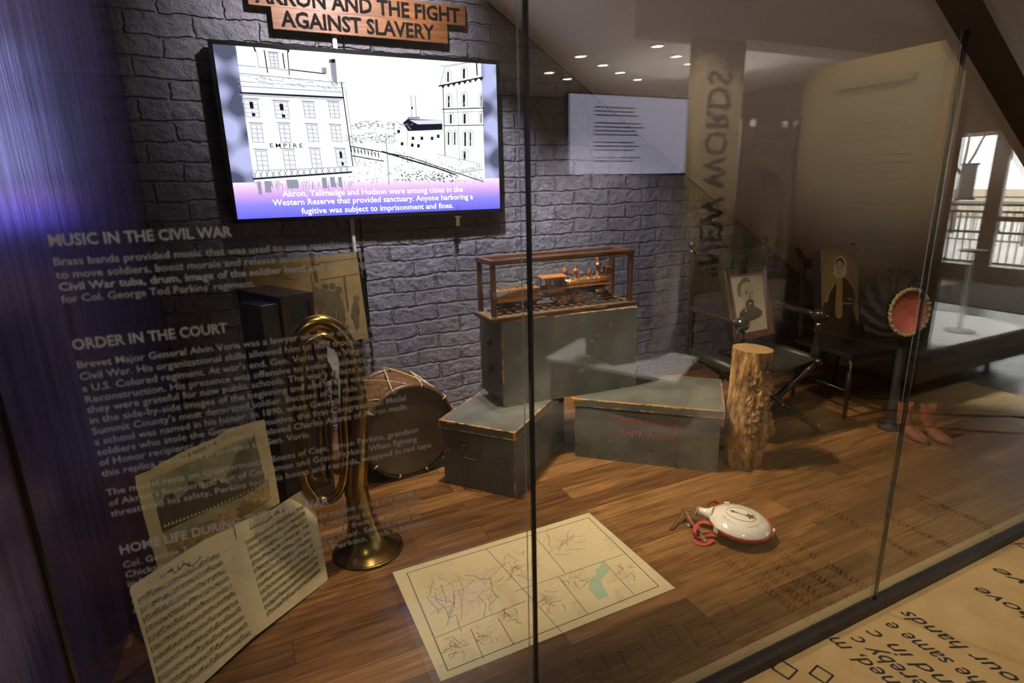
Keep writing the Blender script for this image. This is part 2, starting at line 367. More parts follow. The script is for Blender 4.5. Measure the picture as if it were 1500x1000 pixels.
struct('ceiling_soffit', so, m_soffit, 'sloping underside of the stair above the exhibits')
struct('trim_1', MB().lo((.3, 1.0, 3.0), (.31, 1.01, 3.01)) if False else MB().add(
    [(1.583, WB-.012, zs(1.583)-.006), (5.6, WB-.012, zs(5.6)-.006), (5.6, WB, zs(5.6)-.006), (1.583, WB, zs(1.583)-.006),
     (1.583, WB-.012, zs(1.583)+.006), (5.6, WB-.012, zs(5.6)+.006), (5.6, WB, zs(5.6)+.006), (1.583, WB, zs(1.583)+.006)],
    [(0, 1, 5, 4), (0, 3, 2, 1)]), m_dark, 'thin dark joint where the soffit meets the brick')
struct('ceiling', MB().lo((-5, -9, 3.3), (12, WB+.1, 3.42)), m_ceil, 'off white ceiling')
# stair stringer: a channel with its bottom flange seen from below
def zst(x): return 3.118-.634*x
def beam(y0, y1, dz0, dz1, x0=-.6, x1=4.9):
    return MB().add([(x, y, zst(x)+d) for x in (x0, x1) for y in (y0, y1) for d in (dz0, dz1)],
                    [(0, 1, 3, 2), (4, 6, 7, 5), (0, 4, 5, 1), (2, 3, 7, 6), (0, 2, 6, 4), (1, 5, 7, 3)])
struct('trim_2', beam(.975, 1.075, 0, .025), m_dark, 'dark bottom flange of the stair stringer')
struct('trim_3', beam(.975, .987, .025, .62), m_steel, 'brown steel face of the stair stringer')
struct('trim_4', MB().lo((-.66, G-.022, -.02), (5.2, G+.018, .018)), m_rail, 'dark metal rail holding the glass at the floor')
struct('trim_5', MB().lo((-.64, G+.018, 0), (5.2, G+.06, .006)), m_strip, 'pale strip along the foot of the glass')
struct('added_baffle', MB().lo((-.5, 2.22, 2.30), (.42, 2.25, 3.3)).add([(.42, 2.22, 2.3), (1.95, 2.22, 2.3), (.42, 2.22, 3.3), (.42, 2.25, 2.3), (1.95, 2.25, 2.3), (.42, 2.25, 3.3)],
       [(0, 1, 2), (3, 5, 4), (0, 3, 4, 1), (1, 4, 5, 2)]), m_dark, 'dark baffle added above the view to cut off the case lights')  # unseen, added to shape the dark band on the case floor
# glass panes
def pane(name, x0, x1, label, right_cut=False):
    mb = MB(); t = .005
    n = 1
    def top(x): return zst(x)+.30
    pts = [(x0, .0), (x1, .0), (x1, max(.02, top(x1))), (x0, min(3.3, top(x0)))]
    M = axes((0, G, 0), (1, 0, 0), (0, 0, 1))
    mb.prism(pts, -t, t, M)
    return struct(name, mb, m_glass, label)
p1 = pane('window_1', -.338, .536, 'glass pane printed with white exhibit text')
p2 = pane('window_2', .544, 1.930, 'large middle glass pane of the case')
p3 = pane('window_3', 1.938, 4.9, 'right glass pane under the stair')
p0 = pane('window_4', -.615, -.346, 'narrow left glass pane beside the blue side panel')
for x, mt2, nm in ((.540, m_black, 'a'), (1.934, m_black, 'b')):
    s_ = struct('trim_7' if nm == 'a' else 'trim_8', MB().lo((x-.004, G-.005, .015), (x+.004, G+.005, zst(x)+.28)), m_black, 'black seal between two glass panes')
    MB().lo((x-.0155, G+.0052, .02), (x-.0135, G+.0065, zst(x)+.2)).build('polished_edge', m_edge, s_)
struct('trim_9', MB().lo((-.346, G-.008, .015), (-.338, G+.008, 3.2)), m_black, 'dark seal at the left glass pane')
st9 = MB().lo((-.345, G-.011, .015), (-.341, G-.008, 3.2)).build('brass_edge', m_brass, bpy.data.objects['trim_9'])

# white vinyl text on the left pane
m_vinyl = mat('white_vinyl', (.72, .71, .66), .7, alpha=.62)
MG = axes((0, G-.006, 0), (1, 0, 0), (0, 0, 1))
TX = [('MUSIC IN THE CIVIL WAR', 1.435, .238, 1), ('Brass bands provided music that was used to issue marching orders', 1.407, .468, 0),
 ('to move soldiers, boost morale and release tension. Displayed are a', 1.388, .468, 0), ('Civil War tuba, drum, image of the soldier band and an arrangement', 1.370, .492, 1),
 ("for Col. George Tod Perkins' regiment.", 1.352, .262, 0), ('ORDER IN THE COURT', 1.280, .211, 1),
 ('Brevet Major General Alvin Voris was a lawyer when he entered the', 1.251, .462, 0), ('Civil War. His organizational skills allowed him to lead troops, including', 1.232, .488, 0),
 ("a U.S. Colored regiment. At war's end, Gen. Voris was in Virginia during", 1.213, .490, 0), ('Reconstruction. His presence was offensive to some residents, although', 1.195, .494, 0),
 ("they were grateful for new public schools. The war's effects are evident", 1.178, .492, 0), ('in the side-by-side images of the beginning and end of the war. Voris is', 1.160, .484, 0),
 ("Summit County's most decorated soldier. Because of his role in the South,", 1.142, .500, 0), ('a school was named in his honor. In 1890, when Georgia honored Union', 1.124, .484, 0),
 ('soldiers who stole the General locomotive, the first Congressional Medal', 1.106, .500, 0), ('of Honor recipients, the formerly enslaved Charles Adams of Akron made', 1.088, .500, 0),
 ('this replica model he presented to Gen. Voris.', 1.069, .318, 0),
 ('The model rests on Quartermaster Boxes of Capt. Simon Perkins, grandson', 1.035, .520, 0), ("of Akron's founder and son of Col. Simon and Grace Perkins. When fighting", 1.016, .516, 0),
 ('threatened his safety, Perkins took his boxes and records, wrapped in red tape', .997, .545, 0), ('HOME LIFE DURING THE CIVIL WAR', .926, .336, 1),
 ('Col. George Tod Perkins returned from a suicide mission during the battle of', .900, .518, 0), ('Chickamauga. He convalesced in Akron before returning to assist Sherman', .881, .516, 0),
 ('in his March to the Sea. He kept this \u201cfolly stump\u201d from the battle, a', .863, .500, 0), ('commemorative canteen and folding camp chair. Seated next to', .845, .512, 0),
 ('Col. Perkins is his wife, Mary Rawson Perkins, with a bonnet', .827, .528, 0), ('and slippers of the period.', .811, .2, 0)]
for s, z, w, bd in TX:
    hd = s.isupper()
    text(s, .0235 if hd else .0165, m_vinyl, 'lettering', p1, Matrix.Translation((-.2385, 0, 0)) @ MG @ Matrix.Translation((0, z, 0)), w, bold=.022 if bd else .006)

# ------------------------------------------------------------------ wall: screen, sign, conduit, band photograph
YS = 3.50
def screen_mat():
    mt, nt, b, N, L = nodes('screen_picture'); nt.nodes.remove(b)
    tc = N('ShaderNodeTexCoord'); sp = N('ShaderNodeSeparateXYZ'); L(tc.outputs['Object'], sp.inputs[0])
    r = N('ShaderNodeValToRGB'); el = r.color_ramp.elements     # a caption band fading into the picture
    mr = N('ShaderNodeMapRange'); mr.inputs[1].default_value = 0; mr.inputs[2].default_value = .88; L(sp.outputs['Z'], mr.inputs[0]); L(mr.outputs[0], r.inputs[0])
    el[0].position = 0; el[0].color = (.16, .15, .95, 1); el[1].position = .235; el[1].color = (1, 1, 1, 1)
    for p, c in ((.08, (.30, .26, 1, 1)), (.145, (.74, .42, 1, 1)), (.19, (.92, .66, 1, 1))):
        e = el.new(p); e.color = c
    # side bars show the same picture blurred
    x = N('ShaderNodeMath'); x.operation = 'SUBTRACT'; x.inputs[1].default_value = .783; L(sp.outputs['X'], x.inputs[0])
    a = N('ShaderNodeMath'); a.operation = 'ABSOLUTE'; L(x.outputs[0], a.inputs[0])
    gt = N('ShaderNodeMath'); gt.operation = 'GREATER_THAN'; gt.inputs[1].default_value = .677; L(a.outputs[0], gt.inputs[0])
    n = N('ShaderNodeTexNoise'); n.inputs['Scale'].default_value = 7.5; n.inputs['Detail'].default_value = 0; L(tc.outputs['Object'], n.inputs[0])
    r2 = N('ShaderNodeValToRGB'); r2.color_ramp.elements[0].color = (.10, .10, .17, 1); r2.color_ramp.elements[1].color = (.50, .52, .85, 1)
    r2.color_ramp.elements[0].position = .38; r2.color_ramp.elements[1].position = .60; L(n.outputs[0], r2.inputs[0])
    lo = N('ShaderNodeMath'); lo.operation = 'GREATER_THAN'; lo.inputs[1].default_value = .19; L(sp.outputs['Z'], lo.inputs[0])
    f = N('ShaderNodeMath'); f.operation = 'MULTIPLY'; L(gt.outputs[0], f.inputs[0]); L(lo.outputs[0], f.inputs[1])
    mx = N('ShaderNodeMixRGB'); L(f.outputs[0], mx.inputs[0]); L(r.outputs[0], mx.inputs[1]); L(r2.outputs[0], mx.inputs[2])
    em = N('ShaderNodeEmission'); em.inputs[1].default_value = 1.15; L(mx.outputs[0], em.inputs[0])
    L(em.outputs[0], nt.nodes['Material Output'].inputs[0]); return mt
c0, c1 = atY(303, 57, YS), atY(737, 310, YS); x0, x1, z0, z1 = c0.x, c1.x, c1.z, c0.z
tv = thing('television', 'large flat screen on the brick wall showing an engraved street with an EMPIRE building', 'television', (x0, YS, z0))
w, h = x1-x0, z1-z0
MB().lo((0, .003, 0), (w, .05, h)).build('housing', m_black, tv)
bz = .022
fr = MB().lo((0, -.004, 0), (w, .003, bz)).lo((0, -.004, h-bz), (w, .003, h)).lo((0, -.004, bz), (bz, .003, h-bz)).lo((w-bz, -.004, bz), (w, .003, h-bz))
fr.build('bezel', mat('bezel_black', (.008, .008, .009), .25), tv)
pic = MB().add([(0, 0, 0), (w-2*bz, 0, 0), (w-2*bz, 0, h-2*bz), (0, 0, h-2*bz)], [(0, 1, 2, 3)]).build('screen', screen_mat(), tv)
pic.location = (bz, 0, bz)
MB().lo((w/2-.06, .05, .25), (w/2+.34, WB-YS-.002, .65)).build('wall_mount', m_black, tv)
MT = axes((x0, YS-.002, z0), (1, 0, 0), (0, 0, 1)); LT = Matrix.Translation(tv.location).inverted() @ MT
e_ink = emis('screen_ink', (.012, .012, .03)); e_gr = emis('screen_grey', (.36, .36, .46)); e_lt = emis('screen_light_grey', (.80, .80, .90), 1.1); e_wh = emis('screen_white', (1, 1, 1), 1.35)
ink, gr, lg = MB(), MB(), MB()
def q(px, py): return on(MT, px, py)
def L_(mb, pts, w=.004, z=0, closed=False): mb.line([q(*p) for p in pts], w, z, LT, closed)
def F_(mb, pts, z=-.0005): mb.poly([q(*p) for p in pts][::-1], z, LT)
# hotel on the left
for pts, wd in ((((348, 107), (505, 122)), .004), (((352, 136), (502, 143)), .010), (((350, 126), (500, 135)), .004), (((346, 95), (374, 98)), .004),
                (((425, 102), (476, 108)), .006), (((500, 120), (517, 243)), .006), (((506, 130), (521, 240)), .003), (((374, 67), (423, 73)), .008),
                (((371, 66), (374, 75)), .008), (((423, 71), (422, 76)), .009), (((387, 74), (392, 106)), .006), (((414, 78), (417, 100)), .006), (((376, 75), (379, 98)), .003), (((421, 76), (424, 110)), .005),
                (((379, 98), (424, 103)), .004), (((371, 262), (515, 252)), .010), (((371, 250), (516, 244)), .003), (((505, 129), (348, 119)), .003), (((478, 112), (500, 138)), .002)):
    L_(ink if wd > .0045 else gr, pts, wd)
for xx in (484, 491): L_(gr, [(xx, 88), (xx+3, 125)], .004)
F_(ink, [(482, 87), (491, 86), (491, 92), (482, 92)]); F_(gr, [(484, 92), (491, 92), (494, 124), (488, 120)]); F_(gr, [(471, 99), (478, 99), (479, 108), (472, 107)])
for k in range(170):
    u_, v_ = rnd.random(), rnd.random(); x_ = 350+u_*(132+v_*16); y_ = 109+u_*8+v_*15; L_(lg if k % 3 else gr, [(x_, y_), (x_+rnd.uniform(2, 7), y_+.5)], .0025)
def win(x, y, w_, h_, dark):
    sl = .14*h_
    P = lambda u, v: (x+u*w_+v*sl, y+v*h_+u*w_*.05)
    for k in range(7): L_(lg, [P(.06+.14*k, .03), P(.06+.14*k, .97)], .003)
    L_(gr, [P(-.12, -.09), P(1.12, -.09)], .006); L_(gr, [P(0, 0), P(1, 0), P(1, 1), P(0, 1)], .003, .0004, True)
    L_(gr, [P(.5, 0), P(.5, 1)], .003, .0004)
    for v in (.25, .5, .75): L_(gr, [P(0, v), P(1, v)], .0025, .0004)
    if dark: F_(ink, [P(.38, .1), P(.66, .1), P(.66, .5), P(.38, .5)], .001); F_(ink, [P(.45, .75), P(.7, .75), P(.7, .95), P(.45, .95)], .001)
for (x, y, w_, h_) in ((357, 146, 20, 25), (401, 149, 20, 24), (444, 150, 15, 22), (481, 150, 14, 22), (367, 182, 16, 26), (408, 182, 15, 26), (449, 183, 15, 24), (484, 184, 14, 23),
                       (374, 221, 16, 28), (414, 220, 16, 28), (454, 219, 14, 27), (491, 219, 14, 24)):
    win(x, y, w_, h_, (x, y) in ((357, 146), (401, 149), (491, 219)))
win(394, 78, 12, 20, False)
for k in range(16):
    a = 371+k*9; L_(gr, [(a, 261-k*.6), (a+5, 251-k*.5)], .004); L_(ink, [(a+4, 260-k*.6), (a, 252-k*.5)], .003)
for (a, b, y0, y1) in ((377, 382, 266, 285), (387, 396, 265, 282), (419, 436, 263, 276), (471, 478, 260, 276), (483, 490, 259, 274), (495, 500, 259, 274)):
    F_(gr, [(a, y0), (b, y0), (b+2, y1), (a+2, y1)])
# corner building on the right, factory, street
for pts, wd in ((((645, 97), (708, 88)), .003), (((643, 126), (707, 113)), .008), (((648, 160), (708, 158)), .006), (((649, 165), (708, 163)), .003), (((650, 184), (709, 183)), .005),
                (((649, 130), (652, 228)), .005), (((669, 130), (674, 240)), .003), (((645, 124), (652, 98)), .004), (((652, 98), (700, 90)), .003), (((698, 90), (699, 110)), .009)):
    L_(ink if wd > .0045 else gr, pts, wd)
for k in range(8): F_(ink, [(646+k*8, 126-k*1.6), (652+k*8, 125-k*1.6), (649+k*8, 130-k*1.6)])
for (x, y, w_, h_) in ((655, 106, 5, 14), (678, 101, 6, 14), (656, 141, 5, 16), (678, 138, 6, 18), (659, 168, 5, 13), (679, 167, 6, 14), (656, 194, 4, 18), (665, 194, 4, 18), (680, 194, 5, 20), (688, 194, 4, 20), (679, 222, 6, 12), (704, 140, 3, 16), (704, 166, 3, 14)):
    F_(ink, [(x, y), (x+w_*.55, y-1), (x+w_*.55, y+h_), (x, y+h_)]); L_(gr, [(x-2, y+h_), (x-2, y), (x+w_/2, y-4), (x+w_+1, y), (x+w_+1, y+h_)], .003)
F_(ink, [(597, 174), (648, 176), (648, 190), (598, 192), (590, 180)]); F_(lg, [(600, 176), (648, 176), (648, 181), (612, 182)], .001); L_(gr, [(602, 140), (603, 172)], .004); L_(gr, [(608, 140), (610, 172)], .004); F_(gr, [(597, 171), (615, 171), (615, 174), (597, 174)])
F_(ink, [(602, 156), (605, 156), (605, 160), (602, 160)]); L_(gr, [(577, 181), (578, 210)], .003); L_(gr, [(596, 190), (597, 215)], .003)
for (x, y) in ((603, 200), (616, 200), (602, 210), (611, 211), (631, 200), (640, 197), (582, 190), (587, 208)): F_(ink, [(x, y), (x+4, y), (x+4, y+5), (x, y+5)])
for k in range(230):
    u = rnd.random(); yb = 214+u*0; x = 512+rnd.random()*195; f = (x-512)/195
    top = 214+f*26; y = top+rnd.random()*(60-f*14)
    if y > 268: continue
    L_(ink if rnd.random() < .3 else gr, [(x, y), (x+rnd.uniform(-3, 3), y+rnd.uniform(-3, 3))], rnd.choice((.0025, .004)))
for k in range(90):
    x = 512+rnd.random()*90; y = 182-8*math.sin((x-512)/28)*rnd.random()+rnd.random()*8; L_(gr if k % 4 else ink, [(x, y), (x+3, y+rnd.uniform(-2, 2))], .003)
for k in range(120):
    x = 505+rnd.random()*75; y = 195+rnd.random()*14; L_(gr if k % 3 else ink, [(x, y), (x+2.5, y+rnd.uniform(-2, 2))], .003)
for pts, wd in ((((513, 214), (600, 230), (708, 266)), .006), (((560, 222), (640, 246), (668, 256)), .010), (((668, 254), (708, 248)), .004), (((565, 197), (570, 270)), .005), (((516, 228), (562, 236)), .006), (((640, 226), (706, 240)), .003)):
    L_(ink if wd > .005 else gr, pts, wd)
for k in range(9): L_(ink, [(514+k*5, 216+k), (515+k*5, 222+k)], .006)
for k in range(12): L_(gr, [(672+k*3, 255-k*.6), (672.5+k*3, 248-k*.5)], .003)
for k in range(60):
    x = 585+rnd.random()*85; y = 252+(x-585)*.03+rnd.random()*12; L_(ink, [(x, y), (x+2, y-2+rnd.random()*4)], .005)
for k in range(420):
    x, y = rnd.uniform(352, 500), rnd.uniform(146, 246)
    if x > 352+(y-140)*.19: L_(lg, [(x, y), (x+rnd.uniform(1, 4), y+rnd.uniform(-.6, .6))], .002)
for k in range(150): x = 351+k; L_(gr, [(x, 136.5+k*.055), (x+.6, 140+k*.05)], .002)
for k in range(260):
    x, y = rnd.uniform(652, 706), rnd.uniform(114, 246); L_(lg, [(x, y), (x+rnd.uniform(1, 3), y-rnd.uniform(0, .8))], .002)
for k in range(700):
    f = rnd.random(); x = 512+f*195; y = 218+f*26+rnd.random()*(52-f*16)
    if y < 266: L_(lg if k % 4 else gr, [(x, y), (x+rnd.uniform(-3, 3), y+rnd.uniform(-1.5, 1.5))], .002)
for k in range(90):
    x = rnd.uniform(372, 515); y = rnd.uniform(263, 272); L_(gr, [(x, y), (x+.5, y+rnd.uniform(2, 9))], .0025)
for k in range(26): x = 606+rnd.random()*40; L_(lg, [(x, 140-(x-606)*.75), (x+2, 138-(x-606)*.75)], .003)
lg.build('picture_grey_wash', e_lt, tv); gr.build('picture_fine_lines', e_gr, tv); ink.build('picture_dark_lines', e_ink, tv)
Mq = lambda px, py: LT @ Matrix.Translation((*q(px, py), .001))
text('EMPIRE', .031, e_ink, 'picture_lettering', tv, Mq(395, 216), (Vector(q(443, 217))-Vector(q(395, 216))).length, bold=.012, space=1.5)
for s, (xa, ya), (xb, yb) in (('Akron, Tallmadge and Hudson were among cities in the', (414, 288), (678, 279)), ('Western Reserve that provided sanctuary. Anyone harboring a', (400, 301), (693, 291)), ('fugitive was subject to imprisonment and fines.', (442, 313), (664, 304))):
    text(s, .046, e_wh, 'caption', tv, Mq(xa, ya), (Vector(q(xa, ya))-Vector(q(xb, yb))).length, bold=.012)

sn = atY(671, 324, YS-.006); se_ = Vector(sn)-tv.location
MB().lo((se_.x-.001, -.006, se_.z+.03), (se_.x+.001, -.004, se_.z+.09)).build('sensor_wire', m_black, tv)
MB().lo((se_.x-.022, -.012, se_.z+.026), (se_.x+.022, .002, se_.z+.032)).lo((se_.x-.014, -.012, se_.z-.03), (se_.x+.008, .002, se_.z+.026)).build('remote_sensor', mat('sensor_bronze', (.24, .16, .09), .4, .5), tv)
# wooden two-plank sign above
m_sign = wood('sign_wood', (.27, .10, .027), (.13, .043, .011), .45, 5, 'X', bump=.2); m_letter = mat('sign_letter_black', (.010, .009, .008), .95, spec=.1)
sg = thing('wall_sign', 'wooden plank sign reading AKRON AND THE FIGHT AGAINST SLAVERY above the screen', 'sign', (0, 3.53, 2.33))
MB().box((.829, .012, .160), (1.19, .022, .105), bev=.002).build('plank', m_sign, sg)
MB().box((.822, .008, .055), (.966, .022, .105), bev=.002).build('plank', m_sign, sg)
MB().lo((.60, .018, .02), (1.05, .048, .19)).build('wall_bracket', m_black, sg)
MS = axes((0, 0, 0), (1, 0, 0), (0, 0, 1))
for s, x, z, wd, y in (('AKRON AND THE FIGHT', .272, .123, 1.12, -.001), ('AGAINST SLAVERY', .385, .0195, .845, -.004)):
    text(s, .106, m_letter, 'lettering', sg, Matrix.Translation((x, y, z)) @ MS, wd, bold=.03, ext=.0008)
# conduit
m_cond = mat('conduit_white', (.62, .60, .58), .4)
cd = thing('conduit', 'white vertical conduit running behind the screen down the brick wall', 'conduit', (.655, WB-.015, 0))
MB().tube([(0, 0, .0), (0, 0, 2.6)], .013, 12).build('pipe', m_cond, cd)
MB().tube([(.05, .006, .0), (.05, .006, 2.6)], .006, 10).build('cable', m_black, cd)
# band photograph
m_sepia = mat('sepia_board', (.46, .31, .105), .6, var=.42, vscale=7, col2=(.30, .19, .06)); m_sep2 = mat('sepia_dark', (.20, .14, .055), .7, var=.4, vscale=20); m_sep3 = mat('sepia_mid', (.20, .125, .042), .7, var=.5, vscale=25)
YB = 3.49
bp_ = thing('band_photograph', 'yellowed photograph of a soldier band on dark board, hung below the screen', 'photograph', (0, YB, 0))
MBp = axes((0, YB, 0), (1, 0, 0), (0, 0, 1)); LB = Matrix.Translation((0, -YB, 0)) @ MBp
def qb(x, y): return on(MBp, x, y)
crn = [qb(355, 387), qb(522, 369), qb(540, 495), qb(374, 517)]
MB().prism([qb(353, 388), qb(526, 369), qb(545, 495), qb(374, 518)][::-1], -.035, -.003, LB).build('mount_board', m_black, bp_)
MB().prism(crn[::-1], -.003, 0, LB).build('print', m_sepia, bp_)
dk, md = MB(), MB()
for cx, cy, r in ((462, 437, 9), (470, 432, 9), (480, 434, 9), (489, 437, 10), (494, 443, 9), (482, 445, 10), (470, 446, 10), (462, 425, 5), (476, 420, 5), (487, 419, 5), (496, 424, 5), (469, 452, 7), (487, 453, 6)):
    dk.poly([qb(cx+r*math.cos(a*PI/6), cy+r*math.sin(a*PI/6)) for a in range(12)][::-1], .0005+.00012*(cx % 7)+.00005*(cy % 11), LB)
for cx, cy, w_, h_ in ((500, 457, 6, 12), (521, 455, 6, 16), (522, 437, 5, 5), (470, 462, 4, 8), (480, 462, 5, 9), (489, 464, 4, 8), (523, 470, 3, 14)):
    dk.poly([qb(cx+w_*math.cos(a*PI/6), cy+h_*math.sin(a*PI/6)) for a in range(12)][::-1], .0020+.0001*(cx % 9), LB)
for k in range(46):
    x = 425+rnd.random()*100; y = 470+rnd.random()*18-(x-425)*.1; md.poly([qb(x+2.5*math.cos(a*PI/3), y+4*math.sin(a*PI/3)) for a in range(6)][::-1], .0003+.000004*k, LB)
md.line([qb(504, 405), qb(510, 455)], .012, .0004, LB); md.line([qb(455, 372), qb(464, 412)], .022, .0004, LB)
for pts in (((400, 402), (440, 396), (470, 385), (522, 378)), ((360, 395), (395, 400), (430, 410)), ((470, 410), (530, 400)), ((455, 400), (460, 430), (458, 470))): md.line([qb(*p) for p in pts], .006, .0003, LB)
md.build('picture_midtones', m_sep3, bp_); dk.build('picture_figures', m_sep2, bp_)

# ------------------------------------------------------------------ left group: tall box, horn, drum, prints
m_boxw = wood('dark_stained_wood', (.060, .024, .012), (.022, .009, .005), .38, 4, 'Z', .2); m_boxl = mat('black_lacquer', (.010, .010, .013), .28, coat=.3)
A = Vector((.159, 2.757, 0)); eu = Vector((.148, .067, 0)); ev = Vector((-.123, .406, 0))
tb = thing('tall_wooden_box', 'tall dark wooden box standing on end behind the brass horn', 'box', A, math.atan2(eu.y, eu.x))
wu, wv, hb = eu.length, ev.length, 1.04
MB().lo((0, .012, 0), (wu, wv, hb)).build('body', m_boxl, tb)
fr = MB().lo((0, 0, 0), (.03, .012, hb)).lo((wu-.022, 0, 0), (wu, .012, hb)).lo((.03, 0, hb-.03), (wu-.022, .012, hb)).lo((.03, 0, 0), (wu-.022, .012, .05))
fr.build('front_frame', m_boxw, tb, )
MB().box((-.045, .12, (hb-.02)/2), (.088, .20, hb-.02), bev=.006).build('side_pilaster', m_boxl, tb)
MB().lo((-.002, 0, hb), (wu+.002, wv, hb+.006)).build('top_panel', mat('polished_top', (.03, .022, .03), .2, coat=.5), tb)

m_horn = mat('old_brass', (.36, .235, .075), .25, 1, var=.55, vscale=9, bump=.05, bscale=25); m_horn2 = mat('old_brass_dull', (.26, .165, .05), .34, 1, var=.5, vscale=12)
YH = 2.25; bc = Vector((.352, YH, 0))
hn = thing('brass_horn', 'old upright brass tuba standing on its bell beside the drum', 'tuba', bc)
def H(px, py, dy=0): p = atY(px, py, YH+dy); return (p.x-bc.x, p.y-bc.y, p.z)
bell = MB()
pr = [(.146, .003), (.147, .008), (.142, .012), (.118, .025), (.095, .05), (.078, .085), (.066, .13), (.056, .19), (.050, .25), (.046, .31)]
xs_ = lambda z: -.06*(z/.31)**1.0*.42
bell.grid(lambda u, v: (lambda r, z: (r*math.cos(2*PI*u)+xs_(z), r*math.sin(2*PI*u), z))(*pr[min(len(pr)-1, round(v*(len(pr)-1)))]), 40, len(pr), True, None, True)
bell.tube([(.147*math.cos(a*PI/20), .147*math.sin(a*PI/20), .006) for a in range(40)], .004, 8, closed=True)
bell.build('bell', m_horn, hn)
mt_ = MB(); e0 = (xs_(.31), 0, .31, .046)
pts = [(xs_(.29), 0, .29, .0465), e0]+[(*H(x, y, d), r) for x, y, d, r in ((524, 600, 0, .040), (519, 560, 0, .036), (514, 525, 0, .033), (505, 498, 0, .032), (490, 480, 0, .031), (470, 472, 0, .030), (449, 478, 0, .029), (436, 494, 0, .027), (430, 520, 0, .026), (431, 570, .01, .024), (436, 630, .015, .022), (441, 680, .015, .021), (449, 712, .015, .020), (464, 730, .01, .019), (482, 732, 0, .019), (497, 720, -.01, .018), (505, 690, -.015, .0175), (506, 650, -.015, .017), (503, 610, -.015, .016))]
sweep(mt_, pts, 18, 6); mt_.build('main_tube', m_horn, hn)
it = MB(); sweep(it, [(*H(x, y, -.05), .015) for x, y in ((503, 612), (505, 570), (504, 535), (497, 508), (481, 494), (463, 494), (447, 506), (441, 530), (441, 570), (446, 620))], 14, 6); it.build('inner_bow', m_horn, hn)
for k, (xa, xb, y0, y1, dd) in enumerate(((452, 466, 600, 690, -.04), (470, 482, 610, 692, -.045), (486, 497, 600, 680, -.05))):
    sl = MB(); sweep(sl, [(*H(x, y, dd), .0085) for x, y in ((xa-3, y0), (xa-1, (y0+y1)/2), (xa+2, y1), ((xa+xb)/2+3, y1+12), (xb+4, y1), (xb+1, (y0+y1)/2), (xb-1, y0), ((xa+xb)/2-3, y0-10), (xa-3, y0))], 10, 5); sl.build('valve_slide', m_horn2, hn)
for xa in (458, 474, 490):
    vl = MB(); sweep(vl, [(*H(xa, 555, -.045), .013), (*H(xa+1, 575, -.045), .013), (*H(xa+2, 600, -.045), .013)], 12, 2); vl.tube([H(xa, 555, -.045), H(xa-.5, 546, -.045)], .004, 8); vl.ball(H(xa-.5, 545, -.045), .008, 8); vl.build('valve', m_horn2, hn)
lo_ = MB(); sweep(lo_, [(*H(x, y, -.02), .012) for x, y in ((446, 620), (449, 585), (456, 548), (468, 530), (480, 536), (484, 556))], 12, 5); lo_.build('lead_pipe', m_horn2, hn)
for pa, pb_ in ((H(432, 600, .0), H(455, 598, -.03)), (H(505, 640, -.015), H(527, 640, 0)), (H(496, 712, -.01), H(534, 706, 0))): MB().tube([pa, pb_], .0055, 8).build('brace', m_horn2, hn)

# white folded paper between horn and box
fp = thing('folded_paper', 'narrow white folded paper standing behind the horn tubes', 'paper', (0, 2.42, 0))
MF = axes((0, 2.42, 0), (1, 0, .0), (0, .0, 1)); LF = Matrix.Translation((0, -2.42, 0)) @ MF
MB().prism([on(MF, *p) for p in ((479, 508), (489, 512), (496, 526), (498, 596), (480, 530))][::-1], -.001, 0, LF).prism([on(MF, *p) for p in ((496, 526), (498, 596), (504, 789), (502, 789))][::-1], -.002, -.001, LF).build('sheet', mat('bright_paper', (.75, .75, .72), .7, var=.15, vscale=30), fp)

# drum
m_shell = wood('drum_shell', (.20, .090, .025), (.07, .028, .009), .38, 6, 'X', .2); m_hoop = wood('drum_hoop', (.125, .058, .024), (.07, .030, .012), .4, 5, 'X'); m_skin = mat('drum_skin', (.115, .080, .042), .6, var=.45, vscale=4); m_rope = mat('rope', (.50, .40, .22), .8, bump=.5, bscale=200)
RD, LD = .252, .36
dr = thing('drum', 'old wooden rope tension drum lying on its side against the brick wall', 'drum', (.715, 2.79, RD+.010), math.radians(6))
MD = Matrix.Rotation(-PI/2, 4, 'X')        # axis into the case
MB().lathe([(RD-.006, .02), (RD-.006, LD-.02)], 48, MD, False).build('shell', m_shell, dr)
for z in (0, LD-.045):
    MB().lathe([(RD-.006, z), (RD+.009, z), (RD+.010, z+.022), (RD+.009, z+.045), (RD-.006, z+.045)], 48, MD, False).build('hoop', m_hoop, dr)
MB().lathe([(.0001, .014), (RD*.6, .015), (RD-.006, .010)], 48, MD, False).build('drumhead', m_skin, dr)
MB().lathe([(.0001, LD-.012), (RD-.006, LD-.010)], 48, MD, False).build('drumhead', m_skin, dr)
for k in range(10):
    a0, a1 = 2*PI*k/10, 2*PI*(k+.5)/10; rp = RD+.013
    P = lambda a, z: MD @ Vector((rp*math.cos(a), rp*math.sin(a), z))
    mb = MB()
    for aa, ab in ((a0, a1), (a1+PI/10*2-PI/10*0, a1)):
        mb.tube([MD @ Vector((RD*1.0+.010, 0, 0)) if False else P(aa+(ab-aa)*t/6, .004+(LD-.008)*t/6) for t in range(7)], .0038, 6)
    mb.tube([P(a0, -.003), MD @ Vector(((RD-.012)*math.cos(a0), (RD-.012)*math.sin(a0), -.004))], .004, 6)
    mb.build('rope', m_rope, dr)
for k, a in enumerate((2.2, 3.0, 3.9, 4.5, 5.2)):
    pass

